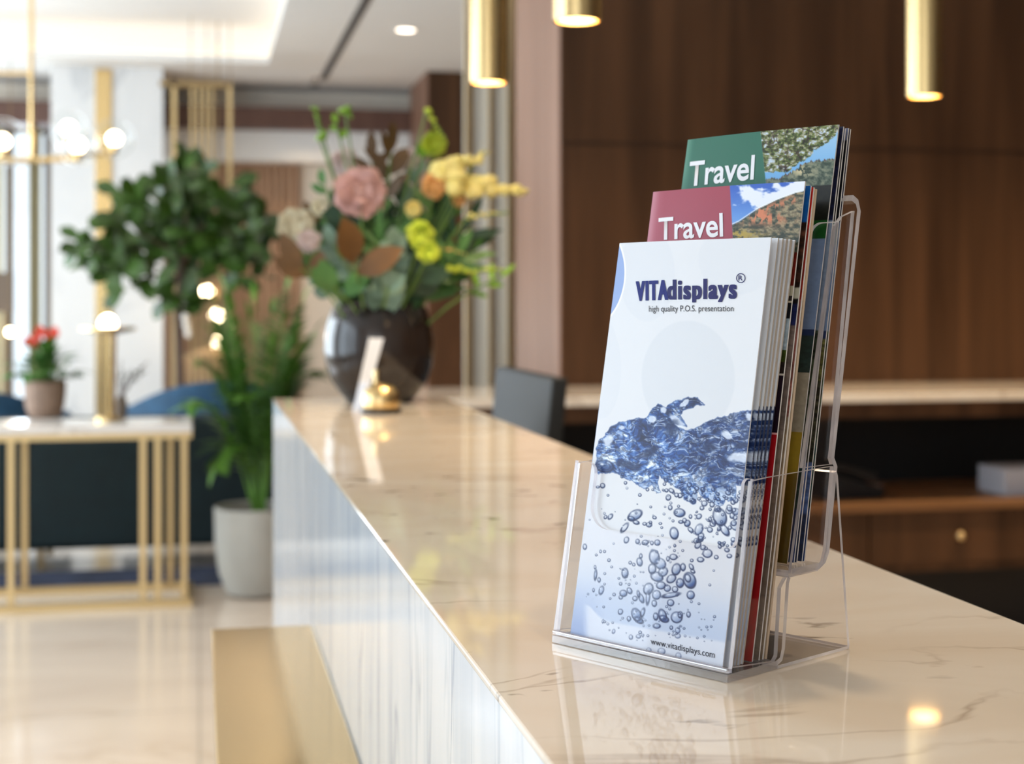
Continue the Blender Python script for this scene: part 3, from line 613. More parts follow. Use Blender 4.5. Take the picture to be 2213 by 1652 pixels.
for b_ in ((1250, 1181, 5, 7), (1276, 1199, 3), (1286, 1191, 3, 4), (1295, 1191, 3.5), (1305, 1210, 4), (1273, 1226, 3, 5), (1274, 1243, 4, 13, .1, 1, .9), (1282, 1254, 4, 6), (1311, 1225, 3), (1341, 1238, 8, 12, 0, 1, .8), (1334, 1230, 6, 2, .4, 1), (1374, 1213, 7, 10, -.2, .8, .6), (1377, 1200, 4, 6), (1353, 1215, 4), (1361, 1219, 4), (1407, 1202, 12, 17, -.15, .95, .7), (1402, 1228, 9, 12, 0, .9, .5), (1420, 1216, 14, 12, .9, .7, .6), (1412, 1245, 15, 11, .4, .8, .6), (1426, 1234, 10, 12, .8, .7, .5), (1449, 1201, 9, 7, 0, .8, .4), (1437, 1205, 4, 6), (1455, 1228, 10, 14, .3, 1, .7), (1470, 1223, 6, 9, 0, .9, .6), (1444, 1249, 9, 12, .9, .8, .5), (1421, 1264, 11, 9, 0, .9, .6), (1435, 1270, 8, 8, 0, .7, .5), (1452, 1272, 7, 7), (1463, 1258, 9, 11, 0, 1, 1), (1484, 1252, 14, 19, -.3, 1, 1), (1480, 1247, 7, 10, -.3, .8, .2), (1486, 1284, 9, 10, 0, 1, .8), (1488, 1222, 5, 8, -.5), (1489, 1208, 4, 4), (1491, 1232, 6, 4, .5), (1393, 1272, 11, 14, .4, .8, .4), (1392, 1292, 5, 17, .1, .7, .4), (1411, 1285, 10, 11, .2, .7, .5), (1443, 1285, 22, 6, -.2, .8, .6), (1377, 1293, 6, 12, -.4, .7, .5), (1363, 1294, 6, 6), (1371, 1284, 4, 9, -.2), (1406, 1304, 6, 8), (1442, 1302, 8, 8, 0, .9, .5), (1337, 1283, 9, 8, 0, 1, .9), (1331, 1292, 5), (1351, 1277, 6, 8, -.5, .9, .5), (1331, 1262, 4), (1327, 1250, 3), (1287, 1277, 6, 11, .3, .7, .5), (1269, 1277, 3, 5), (1316, 1286, 4), (1307, 1295, 3), (1292, 1314, 3), (1330, 1324, 6, 7, .3), (1366, 1330, 11, 16, -.4, 1, 1), (1380, 1325, 5, 12, .3, 1, .5), (1371, 1342, 12, 7, .5, 1, .8), (1349, 1339, 5, 6), (1409, 1333, 6, 9, 0, .9, .5), (1424, 1330, 9, 15, -.3, 1, .8), (1427, 1338, 12, 8, .4, .9, .8), (1455, 1334, 13, 13, .3, .9, .4), (1463, 1328, 6, 8, 0, .8, .3), (1481, 1327, 5, 7), (1411, 1354, 9, 6, 0, .7, .5), (1443, 1357, 4, 5), (1457, 1363, 6, 7, 0, .5), (1471, 1358, 3), (1290, 1346, 3, 5, .2, .6), (1314, 1368, 4, 6, .3, .5), (1353, 1380, 5, 6, 0, .5), (1370, 1378, 6, 5, 0, .5), (1374, 1369, 4), (1457, 1375, 7, 6, 0, .4), (1393, 1408, 6, 6, 0, .35), (1421, 1410, 9, 8, 0, .35), (1458, 1420, 7, 9, 0, .35)):
    bubble(*b_)
rs_ = random.Random(4)
for k in range(170):
    x = rs_.gauss(1430, 85); y = rs_.uniform(1050, 1390)
    if 1225 < x < 1600: bubble(x, y, rs_.uniform(1.3, 3.4), None, 0, rs_.uniform(.35, .8), .3)
for k in range(70):
    x = rs_.uniform(1490, 1612); y = rs_.uniform(1050, 1185); rr = rs_.uniform(2, 7)
    bubble(x, y, rr, rr * rs_.uniform(.7, 1.4), rs_.uniform(-1, 1), .75, .45)
for k in range(26):
    x = rs_.uniform(1330, 1600); y = 1015 + (x - 1290) * .16 + rs_.uniform(-6, 24); rr = rs_.uniform(2.5, 6); bubble(x, y, rr, rr, 0, .9, .4)
white_img = art.c; white_art = art

# ---- red cover
RC = [(1410, 408), (1740, 388), (1617, 1438), (1288, 1372)]
ra = Art(RC, 260, 560); X, Y = ra.X, ra.Y
ra.c[:] = (.62, .25, .32); ra.mixc(1 - smooth(.0, .06, ra.u), (.70, .42, .48)); ra.mixc(.35 * smooth(.1, .0, ra.u), (.8, .55, .6))
ph = smooth(-1, 1, X - (1581 + (Y - 392) * .05))
sky = np.zeros(ra.c.shape); tt = smooth(390, 490, Y)[..., None]; sky[:] = np.array((.22, .38, .74)); sky = sky * (1 - tt) + np.array((.42, .62, .88)) * tt
cl = smooth(.45, .62, fbm(X / 30, Y / 18, 4, 5) + .45 * np.exp(-((X - 1635) / 26) ** 2 - ((Y - 425) / 20) ** 2) + .8 * smooth(-14, 10, Y - (470 - (X - 1600) * .62)) * smooth(1640, 1690, X) - .12)
sky = sky * (1 - cl[..., None]) + np.array((.90, .92, .97)) * cl[..., None]; ra.mixc(ph, sky)
ridge_y = np.interp(X, [1580, 1600, 1640, 1680, 1720, 1745], [487, 478, 450, 430, 414, 408]); hill = smooth(-1, 1, Y - ridge_y)
ra.mixc(ph * np.clip(1 - np.abs(Y - ridge_y + 2) / 2, 0, 1), (.93, .95, .97))
hn = fbm(X / 9, Y / 5, 4, 9); hc = np.zeros(ra.c.shape)
for k in range(3): hc[..., k] = np.interp(hn, [.3, .45, .55, .7], [(.16, .20, .16)[k], (.30, .32, .26)[k], (.42, .38, .30)[k], (.60, .56, .44)[k]])
ra.mixc(ph * hill, hc)
rock = smooth(.46, .56, fbm(X / 8 + Y / 30, Y / 14, 3, 15)) * (np.exp(-((Y - 470) / 13.) ** 2 - ((X - 1650) / 50.) ** 2) + .7 * np.exp(-((Y - 448 + (X - 1660) * .35) / 9.) ** 2))
ra.mixc(ph * hill * rock * 1.2, (.82, .50, .36)); ra.mixc(ph * hill * smooth(488, 505, Y) * (1 - smooth(1600, 1680, X)) * smooth(.4, .6, fbm(X / 6, Y / 4, 3, 19)), (.72, .62, .28))
def band(A, y0, y1, col, tx=0, sd=1, u0=0.0):
    """a band of printed colour between two image heights at the cover's right edge"""
    yr = A.H  # heights measured down the right edge
    Yr = apply(A.H, np.ones_like(A.t), A.t)[1]; m = ((Yr >= y0) & (Yr < y1) & (A.u >= u0)).astype(float)
    c = np.zeros(A.c.shape); c[:] = col
    if tx: c = c * (1 + tx * (fbm(A.u * 40, A.t * 160, 3, sd)[..., None] - .5) * 2)
    A.mixc(m, c)
band(ra, 545, 618, (.42, .12, .08), .3); band(ra, 618, 640, (.70, .66, .56)); band(ra, 640, 652, (.22, .18, .16)); band(ra, 652, 656, (.8, .75, .65)); band(ra, 656, 690, (.10, .10, .12), .5, 3)
band(ra, 690, 760, (.62, .67, .70), .2, 4); band(ra, 760, 785, (.22, .26, .08), .6, 5); band(ra, 785, 812, (.16, .12, .11), .8, 6); band(ra, 812, 815, (.8, .75, .7)); band(ra, 815, 941, (.12, .07, .11), .2, 7); band(ra, 941, 944, (.85, .6, .6)); band(ra, 944, 1500, (.62, .07, .10), .04, 8)
# ---- green cover
GC = [(1489, 308), (1812, 272), (1700, 1222), (1382, 1172)]
ga = Art(GC, 260, 560); X, Y = ga.X, ga.Y
ga.c[:] = (.20, .42, .35); ga.mixc(.5 * (1 - smooth(.0, .06, ga.u)), (.50, .68, .60)); ga.mixc(smooth(370, 420, Y) * .3, (.10, .28, .24))
ph = smooth(-1, 1, X - (1648 + (Y - 290) * .1)); sky = np.zeros(ga.c.shape); tt = smooth(280, 400, Y)[..., None]; sky[:] = np.array((.60, .76, .90)); sky = sky * (1 - tt) + np.array((.45, .68, .88)) * tt; ga.mixc(ph, sky)
tree = smooth(.0, .06, .5 + .22 * (fbm(X / 10, Y / 8, 4, 33) - .5) * 2 - np.maximum((X - (1795 - (Y - 290) * 1.15)) / 60, (Y - 352 - (X - 1690) * -.1 - 20) / 26) - .25)
tn = fbm(X / 7 + Y / 20, Y / 5, 4, 37); tc_ = np.zeros(ga.c.shape)
for k in range(3): tc_[..., k] = np.interp(tn, [.25, .4, .5, .6, .72], [(.14, .13, .10)[k], (.26, .32, .16)[k], (.42, .47, .25)[k], (.62, .60, .48)[k], (.76, .82, .88)[k]])
ga.mixc(ph * tree, tc_); br = np.clip(1 - np.abs(2 * fbm(X / 16, Y / 16, 2, 39) - 1) * 12, 0, 1) + np.clip(1 - np.abs(2 * fbm(X / 22 + 5, Y / 15, 2, 49) - 1) * 14, 0, 1); ga.mixc(ph * tree * br * .9, (.20, .14, .12))
ry = np.interp(X, [1650, 1690, 1720, 1740, 1760, 1815], [398, 392, 375, 358, 354, 348]) + 3 * (vnoise(X / 3, X * 0, 3) - .5) * 2; hill = smooth(-1, 1, Y - ry)
hn = fbm(X / 7, Y / 6, 4, 43); hc = np.zeros(ga.c.shape)
for k in range(3): hc[..., k] = np.interp(hn, [.3, .5, .7], [(.20, .26, .22)[k], (.33, .38, .33)[k], (.50, .52, .44)[k]])
ga.mixc(ph * hill, hc); ga.mixc(ph * hill * np.exp(-((X - 1735) / 22.) ** 2 - ((Y - 376) / 11.) ** 2) * smooth(.4, .5, hn), (.84, .78, .62)); ga.mixc(ph * np.clip(1 - np.abs(Y - ry) / 3, 0, 1) * smooth(.5, .6, vnoise(X / 2.2, Y * 0, 8)), (.35, .22, .2))
band(ga, 405, 482, (.07, .08, .06), .8, 2); band(ga, 482, 522, (.05, .30, .10)); band(ga, 522, 720, (.45, .52, .63), .06, 3); band(ga, 720, 735, (.12, .18, .32)); band(ga, 735, 815, (.16, .22, .20), .4, 4); band(ga, 815, 942, (.62, .57, .48), .1, 5); band(ga, 942, 1500, (.62, .50, .14), .05, 6)
# ---- hidden-behind covers, only their right margins show
def plain(nx, ny, bands, seed, corners=RC):
    A = Art(corners, nx, ny); A.c[:] = (.5, .5, .5)
    for i, b in enumerate(bands): band(A, b[0], b[1], b[2], b[3] if len(b) > 3 else 0, seed + i)
    return A.c
blue_img = plain(24, 260, [(380, 470, (.06, .33, .60), .1), (470, 615, (.20, .12, .09), 1.3), (615, 640, (.72, .70, .62)), (640, 652, (.1, .08, .08)), (652, 700, (.12, .14, .3), .3), (700, 940, (.42, .36, .33), .3), (940, 1500, (.45, .38, .33), .2)], 100)
crim_img = plain(24, 260, [(380, 480, (.72, .12, .10), .05), (480, 640, (.52, .14, .10), .3), (640, 900, (.50, .30, .26), .4), (900, 1500, (.55, .46, .36), .2)], 200)
cream_img = plain(24, 260, [(380, 640, (.80, .66, .50), .1), (640, 1500, (.66, .56, .44), .15)], 300)
dark_img = plain(24, 260, [(260, 300, (.40, .42, .52), .1), (300, 480, (.05, .05, .07), 1.2), (480, 530, (.42, .56, .52), .1), (530, 720, (.48, .56, .68), .1), (720, 740, (.14, .20, .36)), (740, 830, (.40, .38, .20), .8), (830, 1010, (.22, .21, .15), 1.3), (1010, 1120, (.30, .38, .55), .4), (1120, 1500, (.16, .20, .30), .3)], 400, GC)
navy_img = plain(24, 260, [(260, 480, (.10, .11, .20), .7), (480, 720, (.52, .58, .66), .1), (720, 960, (.24, .28, .20), 1.0), (960, 1110, (.12, .24, .22), .5), (1110, 1500, (.13, .22, .42), .2)], 500, GC)

# ------------------------------------------------------------------ brochure holder frame of reference
MMh = .175 / .175
Bc = onZ(1572, 1478, KZ) + Vector((0, 0, .0004)); Ac = onZ(1193, 1390, KZ)
uD = (Bc - Ac).normalized(); vD = Vector((-uD.y, uD.x, 0)); WH = .1136
hold = empty('brochure_holder', Bc, 'clear acrylic two-pocket brochure holder standing on the near end of the counter', 'brochure holder')
ang = math.atan2(uD.y, uD.x); hold.rotation_euler = (0, 0, ang)
AC = [M['acrylic'], M['acrylic_edge']]
mm = lambda a: a * .001
def hsheet(name, pts_us, p0, p1, th, parent=hold):
    """sheet spanning u; plane through (v,z) p0->p1, pts in mm (u, s along the slope); th thickness mm towards +v"""
    d = Vector((0, p1[0] - p0[0], p1[1] - p0[1])).normalized(); n = Vector((0, d.z, -d.y))
    return MB().prism([(mm(a), mm(b)) for a, b in pts_us], (0, mm(p0[0]), mm(p0[1])), (1, 0, 0), d, n * mm(th)).build(name, AC, parent)
def cut_outline(W, Hh, cut, horn, rad, hr=None, rr=None):
    hr = hr or horn; rr = rr or rad
    def arc(cx, cy, r_, a0, a1, n=8): return [(cx + r_ * math.cos(math.radians(a0 + (a1 - a0) * k / n)), cy + r_ * math.sin(math.radians(a0 + (a1 - a0) * k / n))) for k in range(n + 1)]
    tr = 6; t2 = min(tr, hr - 2)
    pts = [(-W, 0), (0, 0), (0, Hh)] + arc(-hr + t2, Hh - t2, t2, 90, 180) + arc(-hr - rr, cut + rr, rr, 0, -90)
    pts += arc(-W + horn + rad, cut + rad, rad, -90, -180) + arc(-W + horn - tr, Hh - tr, tr, 0, 90) + [(-W, Hh)]
    return pts
W1 = WH * 1000
hsheet('front_wall', cut_outline(W1, 87.6, 54.5, 14.5, 13, 5, 4), (1.0, 6.2), (17.3, 92), 2.4)
def side_panel(name, poly, x0, th=.0022):
    MB().prism([(mm(a), mm(b)) for a, b in poly], (x0, 0, 0), (0, 1, 0), (0, 0, 1), (th, 0, 0)).build(name, AC, hold)
def prof_ribbon(pts, th):
    """closed (v,z) outline of a bent sheet of thickness th (to the right of the path)"""
    L_, R2 = [], []
    for i, p in enumerate(pts):
        a = Vector(pts[max(i - 1, 0)]); b = Vector(pts[min(i + 1, len(pts) - 1)]); t = (b - a).normalized(); n = Vector((t.y, -t.x))
        L_.append(tuple(p)); R2.append((p[0] + n.x * th, p[1] + n.y * th))
    return L_ + R2[::-1]
def bent(name, pts, th, AC=AC):
    pl = prof_ribbon(pts, th); n = len(pts); mb = MB(); o = [(0, mm(a), mm(b)) for a, b in pl]; q = [(-WH, mm(a), mm(b)) for a, b in pl]; N = len(pl)
    mb.add(o + q, [], 0)
    fs, mi = [], []
    for i in range(n - 1):
        k = N - 1 - i
        for off, rev in ((0, False), (N, True)):
            f = (i + off, i + 1 + off, k - 1 + off, k + off); fs.append(f[::-1] if rev else f); mi.append(1)
    for i in range(N): fs.append((i, (i + 1) % N, N + (i + 1) % N, N + i)); mi.append(0 if i not in (n - 1, N - 1) else 1)
    mb.f += fs; mb.mi += mi
    return mb.build(name, AC, hold)
low_side = [(3.2, 6.1), (3.1, 3.7), (18.5, 90.8), (30, 91.6), (84.5, 93), (78.5, 52), (76, 46), (71, 42.6), (45, 42.2), (41, 38), (38, 6), (35.5, 3.7)]
side_panel('right_side_wall', low_side, -.0022)
side_panel('left_side_wall', low_side, -WH)
bent('pocket_floor', [(0, 3.6), (38, 3.6)], 3.6, [M['acrylic'], M['acrylic_lip']])
bent('base_plate', [(38.1, 1.5), (98, 1.5)], 1.5)
MB().box((-WH, 0, .0037), (0, .0022, .0060)).build('front_lip', M['acrylic_lip'], hold, bevel=.0006)
bent('step_wall', [(36.5, 3.7), (40, 5.0), (41.5, 9), (44.8, 40), (46.2, 43)], 2.6)
bent('upper_floor', [(46.5, 45.8), (50, 46.2), (72, 46.5), (75.5, 48.2), (77.6, 51.5), (84.6, 93), (82, 96.5), (82.6, 101), (105.3, 221.5), (104, 224.5), (100.5, 226)], 3.2)
bent('rear_leg', [(87, 90.5), (88.2, 88), (98.4, 1.5), (97.2, 0)], 1.8)
dv = (46.5, 44.5); dt = (86.6, 215); Ls = math.hypot(dt[0] - dv[0], dt[1] - dv[1])
hsheet('divider_wall', cut_outline(W1, Ls, 137, 15, 16), dv, dt, 2.2)
up_side = [(58.9, 94), (85.2, 205), (87, 213), (92, 217.5), (103, 221), (83.4, 101), (82.5, 97), (84, 94)]
side_panel('upper_right_side_wall', up_side, -.0022)
side_panel('upper_left_side_wall', up_side, -WH)
# polished corner strips that catch the light (moulded corners of both pockets)
def corner(name, pts, rad):
    MB().tube([(x * .001, v * .001, z * .001) for x, v, z in pts], rad * .001, 8).build(name, M['acrylic_edge'], hold, smooth=True)

# ------------------------------------------------------------------ brochures
hm = Matrix.Translation(Bc) @ Matrix.Rotation(ang, 4, 'Z')
def place(o, v, z, lean, u=-7.0, twist=0):
    d = math.atan(lean)
    o.matrix_world = hm @ Matrix.Translation((mm(u), mm(v), mm(z))) @ Matrix.Rotation(-d, 4, 'X') @ Matrix.Rotation(twist, 4, 'Z')
def page_block(W, Ht, th, bow, n=12):
    vs = []; fs = []
    for i in range(n + 1):
        x = -W + W * i / n; yb = -bow * math.sin(math.pi * i / n)
        vs += [(x, yb + .0002, 0), (x, yb + th, 0), (x, yb + th, Ht), (x, yb + .0002, Ht)]
    for i in range(n):
        q = i * 4
        for k in range(4): fs.append((q + k, q + (k + 1) % 4, q + 4 + (k + 1) % 4, q + 4 + k))
    fs += [(0, 1, 2, 3)[::-1], (n * 4, n * 4 + 1, n * 4 + 2, n * 4 + 3)]
    return MB().add(vs, fs)
def brochure(img, W, Ht, th, bow, label, cat='brochure', group=None, edge=None, pages=None):
    o = empty('brochure', (0, 0, 0), label, cat, group)
    c = bpy.data.objects.new('cover', img if isinstance(img, bpy.types.Mesh) else sheet_mesh('cover', img, W, Ht, bow)); C.objects.link(c); c.parent = o
    page_block(W, Ht, th, bow).build('pages', edge or M['paper_edge'], o)
    return o
def bleed_shade_mat():
    m, nt, b = new_mat('bleed_and_shade_edge'); L = nt.links.new; b.inputs['Roughness'].default_value = .7
    tc = nt.nodes.new('ShaderNodeTexCoord'); sx = nt.nodes.new('ShaderNodeSeparateXYZ'); L(tc.outputs['Object'], sx.inputs[0])
    mp = nt.nodes.new('ShaderNodeMapping'); mp.inputs['Scale'].default_value = (1, 1400, 260); L(tc.outputs['Object'], mp.inputs[0])
    n = nt.nodes.new('ShaderNodeTexNoise'); n.inputs['Scale'].default_value = 1; n.inputs['Detail'].default_value = 3; L(mp.outputs[0], n.inputs[0])
    z = nt.nodes.new('ShaderNodeMapRange'); z.inputs['From Min'].default_value = 0; z.inputs['From Max'].default_value = .2055; L(sx.outputs[2], z.inputs[0])
    zr = nt.nodes.new('ShaderNodeValToRGB'); e = zr.color_ramp.elements; e[0].position = .22; e[0].color = (0, 0, 0, 1); e[1].position = .33; e[1].color = (.42, .42, .42, 1)
    for p_, v_ in ((.42, .52), (.48, .62), (.595, .72), (.605, 0)): q_ = e.new(p_); q_.color = (v_, v_, v_, 1)
    L(z.outputs[0], zr.inputs[0])
    lt = nt.nodes.new('ShaderNodeMath'); lt.operation = 'LESS_THAN'; L(n.outputs['Fac'], lt.inputs[0]); L(zr.outputs[0], lt.inputs[1])
    x = nt.nodes.new('ShaderNodeMix'); x.data_type = 'RGBA'; x.inputs['A'].default_value = (.50, .43, .36, 1); x.inputs['B'].default_value = (.035, .045, .09, 1)  # taupe base puts shade between white copies into colour; dark specks are printed ink
    L(lt.outputs[0], x.inputs['Factor']); L(x.outputs['Result'], b.inputs['Base Color']); return m
M['bleed_shade'] = bleed_shade_mat()
GW = 'white water-print brochures in the front pocket'
WB, HB = .0985, .2055
wmesh = sheet_mesh('cover', white_img, WB, HB, .0008)
front = brochure(wmesh, WB, HB, .0007, .0008, 'white brochure with blue water splash and dark blue title, front of the stack', group=None, edge=M['paper'])
place(front, 5.0, 4.0, .186)
navy = mat('navy_ink', (.018, .025, .17), .5, spec=.2); navy2 = mat('dark_navy_ink', (.025, .025, .12), .5, spec=.2); ink = mat('grey_ink', (.05, .05, .06), .5, spec=.2); ink2 = mat('black_ink', (.008, .01, .03), .5, spec=.2)
T = lambda *a, **k: text_mesh(*a, **k)
T('VITA', [(1373, 605), (1441, 603), (1441, 645), (1373, 646)], white_art, WB, HB, navy, front, bold=.01, bow=.0008, smear=.0006, space=1.22)
T('displays', [(1442, 603), (1589, 601), (1588, 650), (1442, 651)], white_art, WB, HB, navy2, front, bold=.012, bow=.0008, smear=.00056, space=1.17, desc=.5)
T('high quality P.O.S. presentation', [(1400, 657), (1583, 658), (1583, 675), (1400, 674)], white_art, WB, HB, ink, front, bow=.0008)
T('www.vitadisplays.com', [(1398, 1381), (1538, 1408), (1537, 1427), (1398, 1399)], white_art, WB, HB, ink2, front, bow=.0008)
T('R', [(1593.5, 595), (1602.5, 595), (1602.5, 605.5), (1593.5, 605.5)], white_art, WB, HB, navy2, front, bold=.01, bow=.0008)
u0, t0 = white_art.uv(1598.5, 600.5); ring = []; n = 32
for k in range(n):
    for rr in (8.2, 9.8):
        uu, tt_ = white_art.uv(1598.5 + rr * math.cos(2 * math.pi * k / n), 600.5 + 1.05 * rr * math.sin(2 * math.pi * k / n)); ring.append((-WB + WB * uu, -.0008 * math.sin(math.pi * uu) - .0003, HB * (1 - tt_)))
MB().add(ring, [(2 * k, 2 * k + 1, (2 * k + 3) % (2 * n), (2 * k + 2) % (2 * n)) for k in range(n)]).build('registered_mark', navy2, front)
small = sheet_mesh('cover', white_img[::2, ::2], WB, HB, .0006)
pos = [(9.8, .190), (12.0, .193), (13.3, .195), (14.5, .197), (15.6, .199), (16.7, .201), (17.7, .203), (18.6, .205), (19.5, .207)]
src = None
for i, (v, ln) in enumerate(pos):
    if src is None: o = src = brochure(small, WB, HB, .0008, .0006, 'white copy standing behind the front water-print brochure, only its right edge showing', group=GW, edge=M['bleed_shade'])
    else: o = copy_tree(src)
    place(o, v, 4.0, ln, u=-7.0 + [0, .6, -.5, .3, -.2, .5, 0, -.6, .4][i])
red = brochure(ra.c, .099, .2345, .0009, .0016, 'brochure with crimson title panel and red rock photo, second tier, marked Travel')
place(red, 26.8, 4.0, .186, u=-6.6)
wi = mat('white_ink', (.80, .80, .84), .4)
T('Travel', [(1423, 467), (1566, 458), (1567, 511), (1422, 517)], ra, .099, .2345, wi, red, bold=.018, bow=.0016)
for i, (img, v, th, lab) in enumerate(((blue_img, 31.4, .0009, 'brochure with bright blue top margin directly behind the crimson one'), (crim_img, 34.0, .0012, 'brochure with red margin behind the bright blue one'), (cream_img, 36.0, .0016, 'cream edged brochure at the back of the crimson tier'))):
    o = brochure(img, .099, .2325 - .0008 * i, th, .001, lab, edge=mat('cream_edge', (.62, .48, .34), .7) if i == 2 else M['paper_edge']); place(o, v, 4.0, .186 - .002 * i, u=-6.2 + .2 * i)
green = brochure(ga.c, .099, .2225, .0008, .0016, 'brochure with green title panel and pine tree photo, highest tier, marked Travel')
place(green, 55.5, 47.0, .202, u=-7.2)
T('Travel', [(1495, 357), (1637, 342), (1634, 397), (1491, 412)], ga, .099, .2225, wi, green, bold=.018, bow=.0016)
for i, (img, v, ln, hh, lab) in enumerate(((navy_img, 60.4, .196, .2215, 'navy margined brochure right behind the green one'), (dark_img, 62.2, .194, .2205, 'dark photo brochure, second behind the green one'), (dark_img, 66.2, .186, .2205, 'black topped brochure after the gap in the rear pocket'), (navy_img, 67.8, .185, .220, 'last dark brochure against the clear back panel'))):
    o = brochure(img, .099, hh, .0009, .001, lab); place(o, v, 47.0, ln, u=-6.8 + .3 * i)
# ------------------------------------------------------------------ flowers on the counter
vd = onZ(820, 868, KZ); vase = empty('vase', (vd.x, vd.y, KZ), 'large dark smoked glass vase holding flowers at the far counter end', 'vase')
prof = [(.045, 0), (.056, .0), (.070, .016), (.084, .036), (.093, .062), (.097, .090), (.096, .115), (.091, .142), (.083, .165), (.075, .178)]
inner = [(r_ - .004, z) for r_, z in prof[::-1] if z > .01] + [(.0, .012)]
MB().lathe(prof + inner, n=48).build('vase_body', M['vase'], vase, smooth=True)
SRC = Vector((vd.x, vd.y, KZ + .05))
def FP(px, py, dD=0): return P(px, py, 2.62 + dD)
def curve_pts(a, b, bulge=(0, 0, .03), n=7):
    a, b, g = Vector(a), Vector(b), Vector(bulge); return [a.lerp(b, i / n) + g * math.sin(math.pi * i / n) for i in range(n + 1)]
rf = random.Random(3)
def flower_root(name, label, cat='flower', group=None): return empty(name, tuple(SRC + Vector((rf.uniform(-.02, .02), rf.uniform(-.02, .02), -.02))), label, cat, group)
def stem_to(root, tip, m='stem', r0=.0022, bulge=(0, 0, .02)):
    l = root.location; pts = curve_pts((0, 0, 0), Vector(tip) - l, bulge); MB().tube(pts, [r0] * (len(pts) - 1) + [r0 * .6], 6).build('stem', M[m], root, smooth=True); return pts
def rose(px, py, rad, m, label, dD=-.06, name='rose'):
    root = flower_root(name, label); tip = FP(px, py + rad * .5, dD); stem_to(root, tip); c = FP(px, py, dD) - root.location; r_ = rad * 2.6 / F; mb = MB()
    fc = (O_ - (c + root.location)).normalized()
    sd = Vector((fc.y, -fc.x, 0)).normalized(); up = sd.cross(fc)
    mb.ball(c - fc * r_ * .25, r_ * .55, 12, 8, jit=.05)
    for ringn, (k, rr, tilt, sz) in enumerate(((4, .05, .9, .65), (5, .12, .6, .85), (7, .2, .30, 1.0), (8, .25, .0, 1.1))):
        for j in range(k):
            an = j * 2 * math.pi / k + ringn * .7 + rf.uniform(-.2, .2); off = sd * math.cos(an) + up * math.sin(an)
            mb.leaf(c + off * r_ * rr - fc * r_ * .3 + fc * r_ * .12 * (3 - ringn), off + fc * tilt * 1.2, r_ * sz * rf.uniform(.85, 1.05), r_ * 1.05 * sz, up=fc, curl=rf.uniform(-.25, .3), fold=-.35, shape=1.3)
    mb.build('bloom', M[m], root, smooth=True); return root
def leaves_stem(px, py, m, label, n=10, L=.06, W=.03, dD=0, sm='stem', name='foliage_stem', bulge=(0, 0, .03), spread=1.0, start=.4, curl=.2, cat='foliage'):
    root = flower_root(name, label, cat); tip = FP(px, py, dD); pts = stem_to(root, tip, sm, bulge=bulge); mb = MB()
    for i in range(n):
        t = start + (1 - start) * (i + 1) / n; q = t * (len(pts) - 1); a = pts[min(int(q), len(pts) - 2)].lerp(pts[min(int(q), len(pts) - 2) + 1], q - min(int(q), len(pts) - 2))
        d = (pts[-1] - pts[0]).normalized(); s = 1 if i % 2 else -1
        lat = d.cross(Vector((F_.x, F_.y, 0))).normalized() * s * spread + Vector((rf.uniform(-.5, .5), rf.uniform(-.5, .5), rf.uniform(-.3, .4)))
        dr = d * .8 + lat * .8; 
        if i == n - 1: dr = d
        mb.leaf(a, dr, L * rf.uniform(.75, 1.15), W * rf.uniform(.8, 1.2), up=(-F_ + Vector((rf.uniform(-.6, .6), 0, rf.uniform(-.3, .6)))), curl=curl)
    mb.build('leaves', M[m], root, smooth=True); return root
def spike(px0, py0, px1, py1, m, label, rad=14, n=16, dD=-.03, name='flower_spike'):
    root = flower_root(name, label); a = FP(px0, py0, dD) - root.location; b = FP(px1, py1, dD) - root.location
    pts = curve_pts((0, 0, 0), a, (0, 0, .03)) + [a.lerp(b, .5), b]; MB().tube(pts, .002, 6).build('stem', M['stem'], root, smooth=True); mb = MB()
    for i in range(n):
        t = i / (n - 1); r_ = rad * (1.15 - .75 * t) * 2.6 / F; c = a.lerp(b, t) + Vector((rf.uniform(-1, 1), rf.uniform(-1, 1), rf.uniform(-1, 1))) * r_ * .7; mb.ball(c, r_ * .8, 8, 6, jit=.15, sc=(1.2, 1, .9))
    mb.build('blossoms', M[m], root, smooth=True)
rose(778, 415, 44, 'pink', 'large pale pink rose at the centre of the vase flowers', -.08)
rose(640, 490, 32, 'creamfl', 'cream rose low on the left of the vase flowers')
rose(668, 520, 20, 'blush', 'small blush bloom below the cream rose', -.07)
rose(694, 447, 17, 'creamfl', 'small cream bloom left of the pink rose', -.02)
rose(744, 350, 26, 'blush', 'faint blush bloom above the pink rose', .05, 'lily')
rose(884, 345, 22, 'blush', 'faint blush bloom right of the bronze leaves', .06, 'lily')
rose(938, 402, 23, 'orange', 'apricot bloom at the base of the yellow spikes', -.04, 'ranunculus')
rose(893, 452, 15, 'yellow', 'small yellow bloom in the middle of the vase flowers', -.04, 'ranunculus')
rose(990, 432, 13, 'orange', 'small orange bud under the yellow spikes', -.02, 'ranunculus')
rose(908, 508, 24, 'lime', 'lime green pompon above the vase rim', -.10, 'pompon')
rose(925, 545, 20, 'lime', 'lime pompon, lower of the two above the vase rim', -.10, 'pompon')
rose(937, 312, 22, 'lime', 'round lime bud high on the right of the vase flowers', -.0, 'green_bud')
rose(914, 325, 13, 'limeg', 'small green bud left of the round lime bud', .01, 'green_bud')
spike(990, 395, 1135, 418, 'yellow', 'bright golden flower spike reaching furthest right', 22, 26)
spike(955, 370, 1020, 345, 'yellow', 'short golden spike above the apricot bloom', 21, 18)
spike(1030, 345, 1052, 328, 'yellow', 'small golden tip standing over the long golden spike', 9, 6)
spike(1010, 468, 1098, 460, 'yellow', 'thin yellow spike in line with the middle of the flowers', 6, 10)
spike(935, 530, 1005, 548, 'orange', 'thin orange sprig beside the lime pompons', 5, 10)
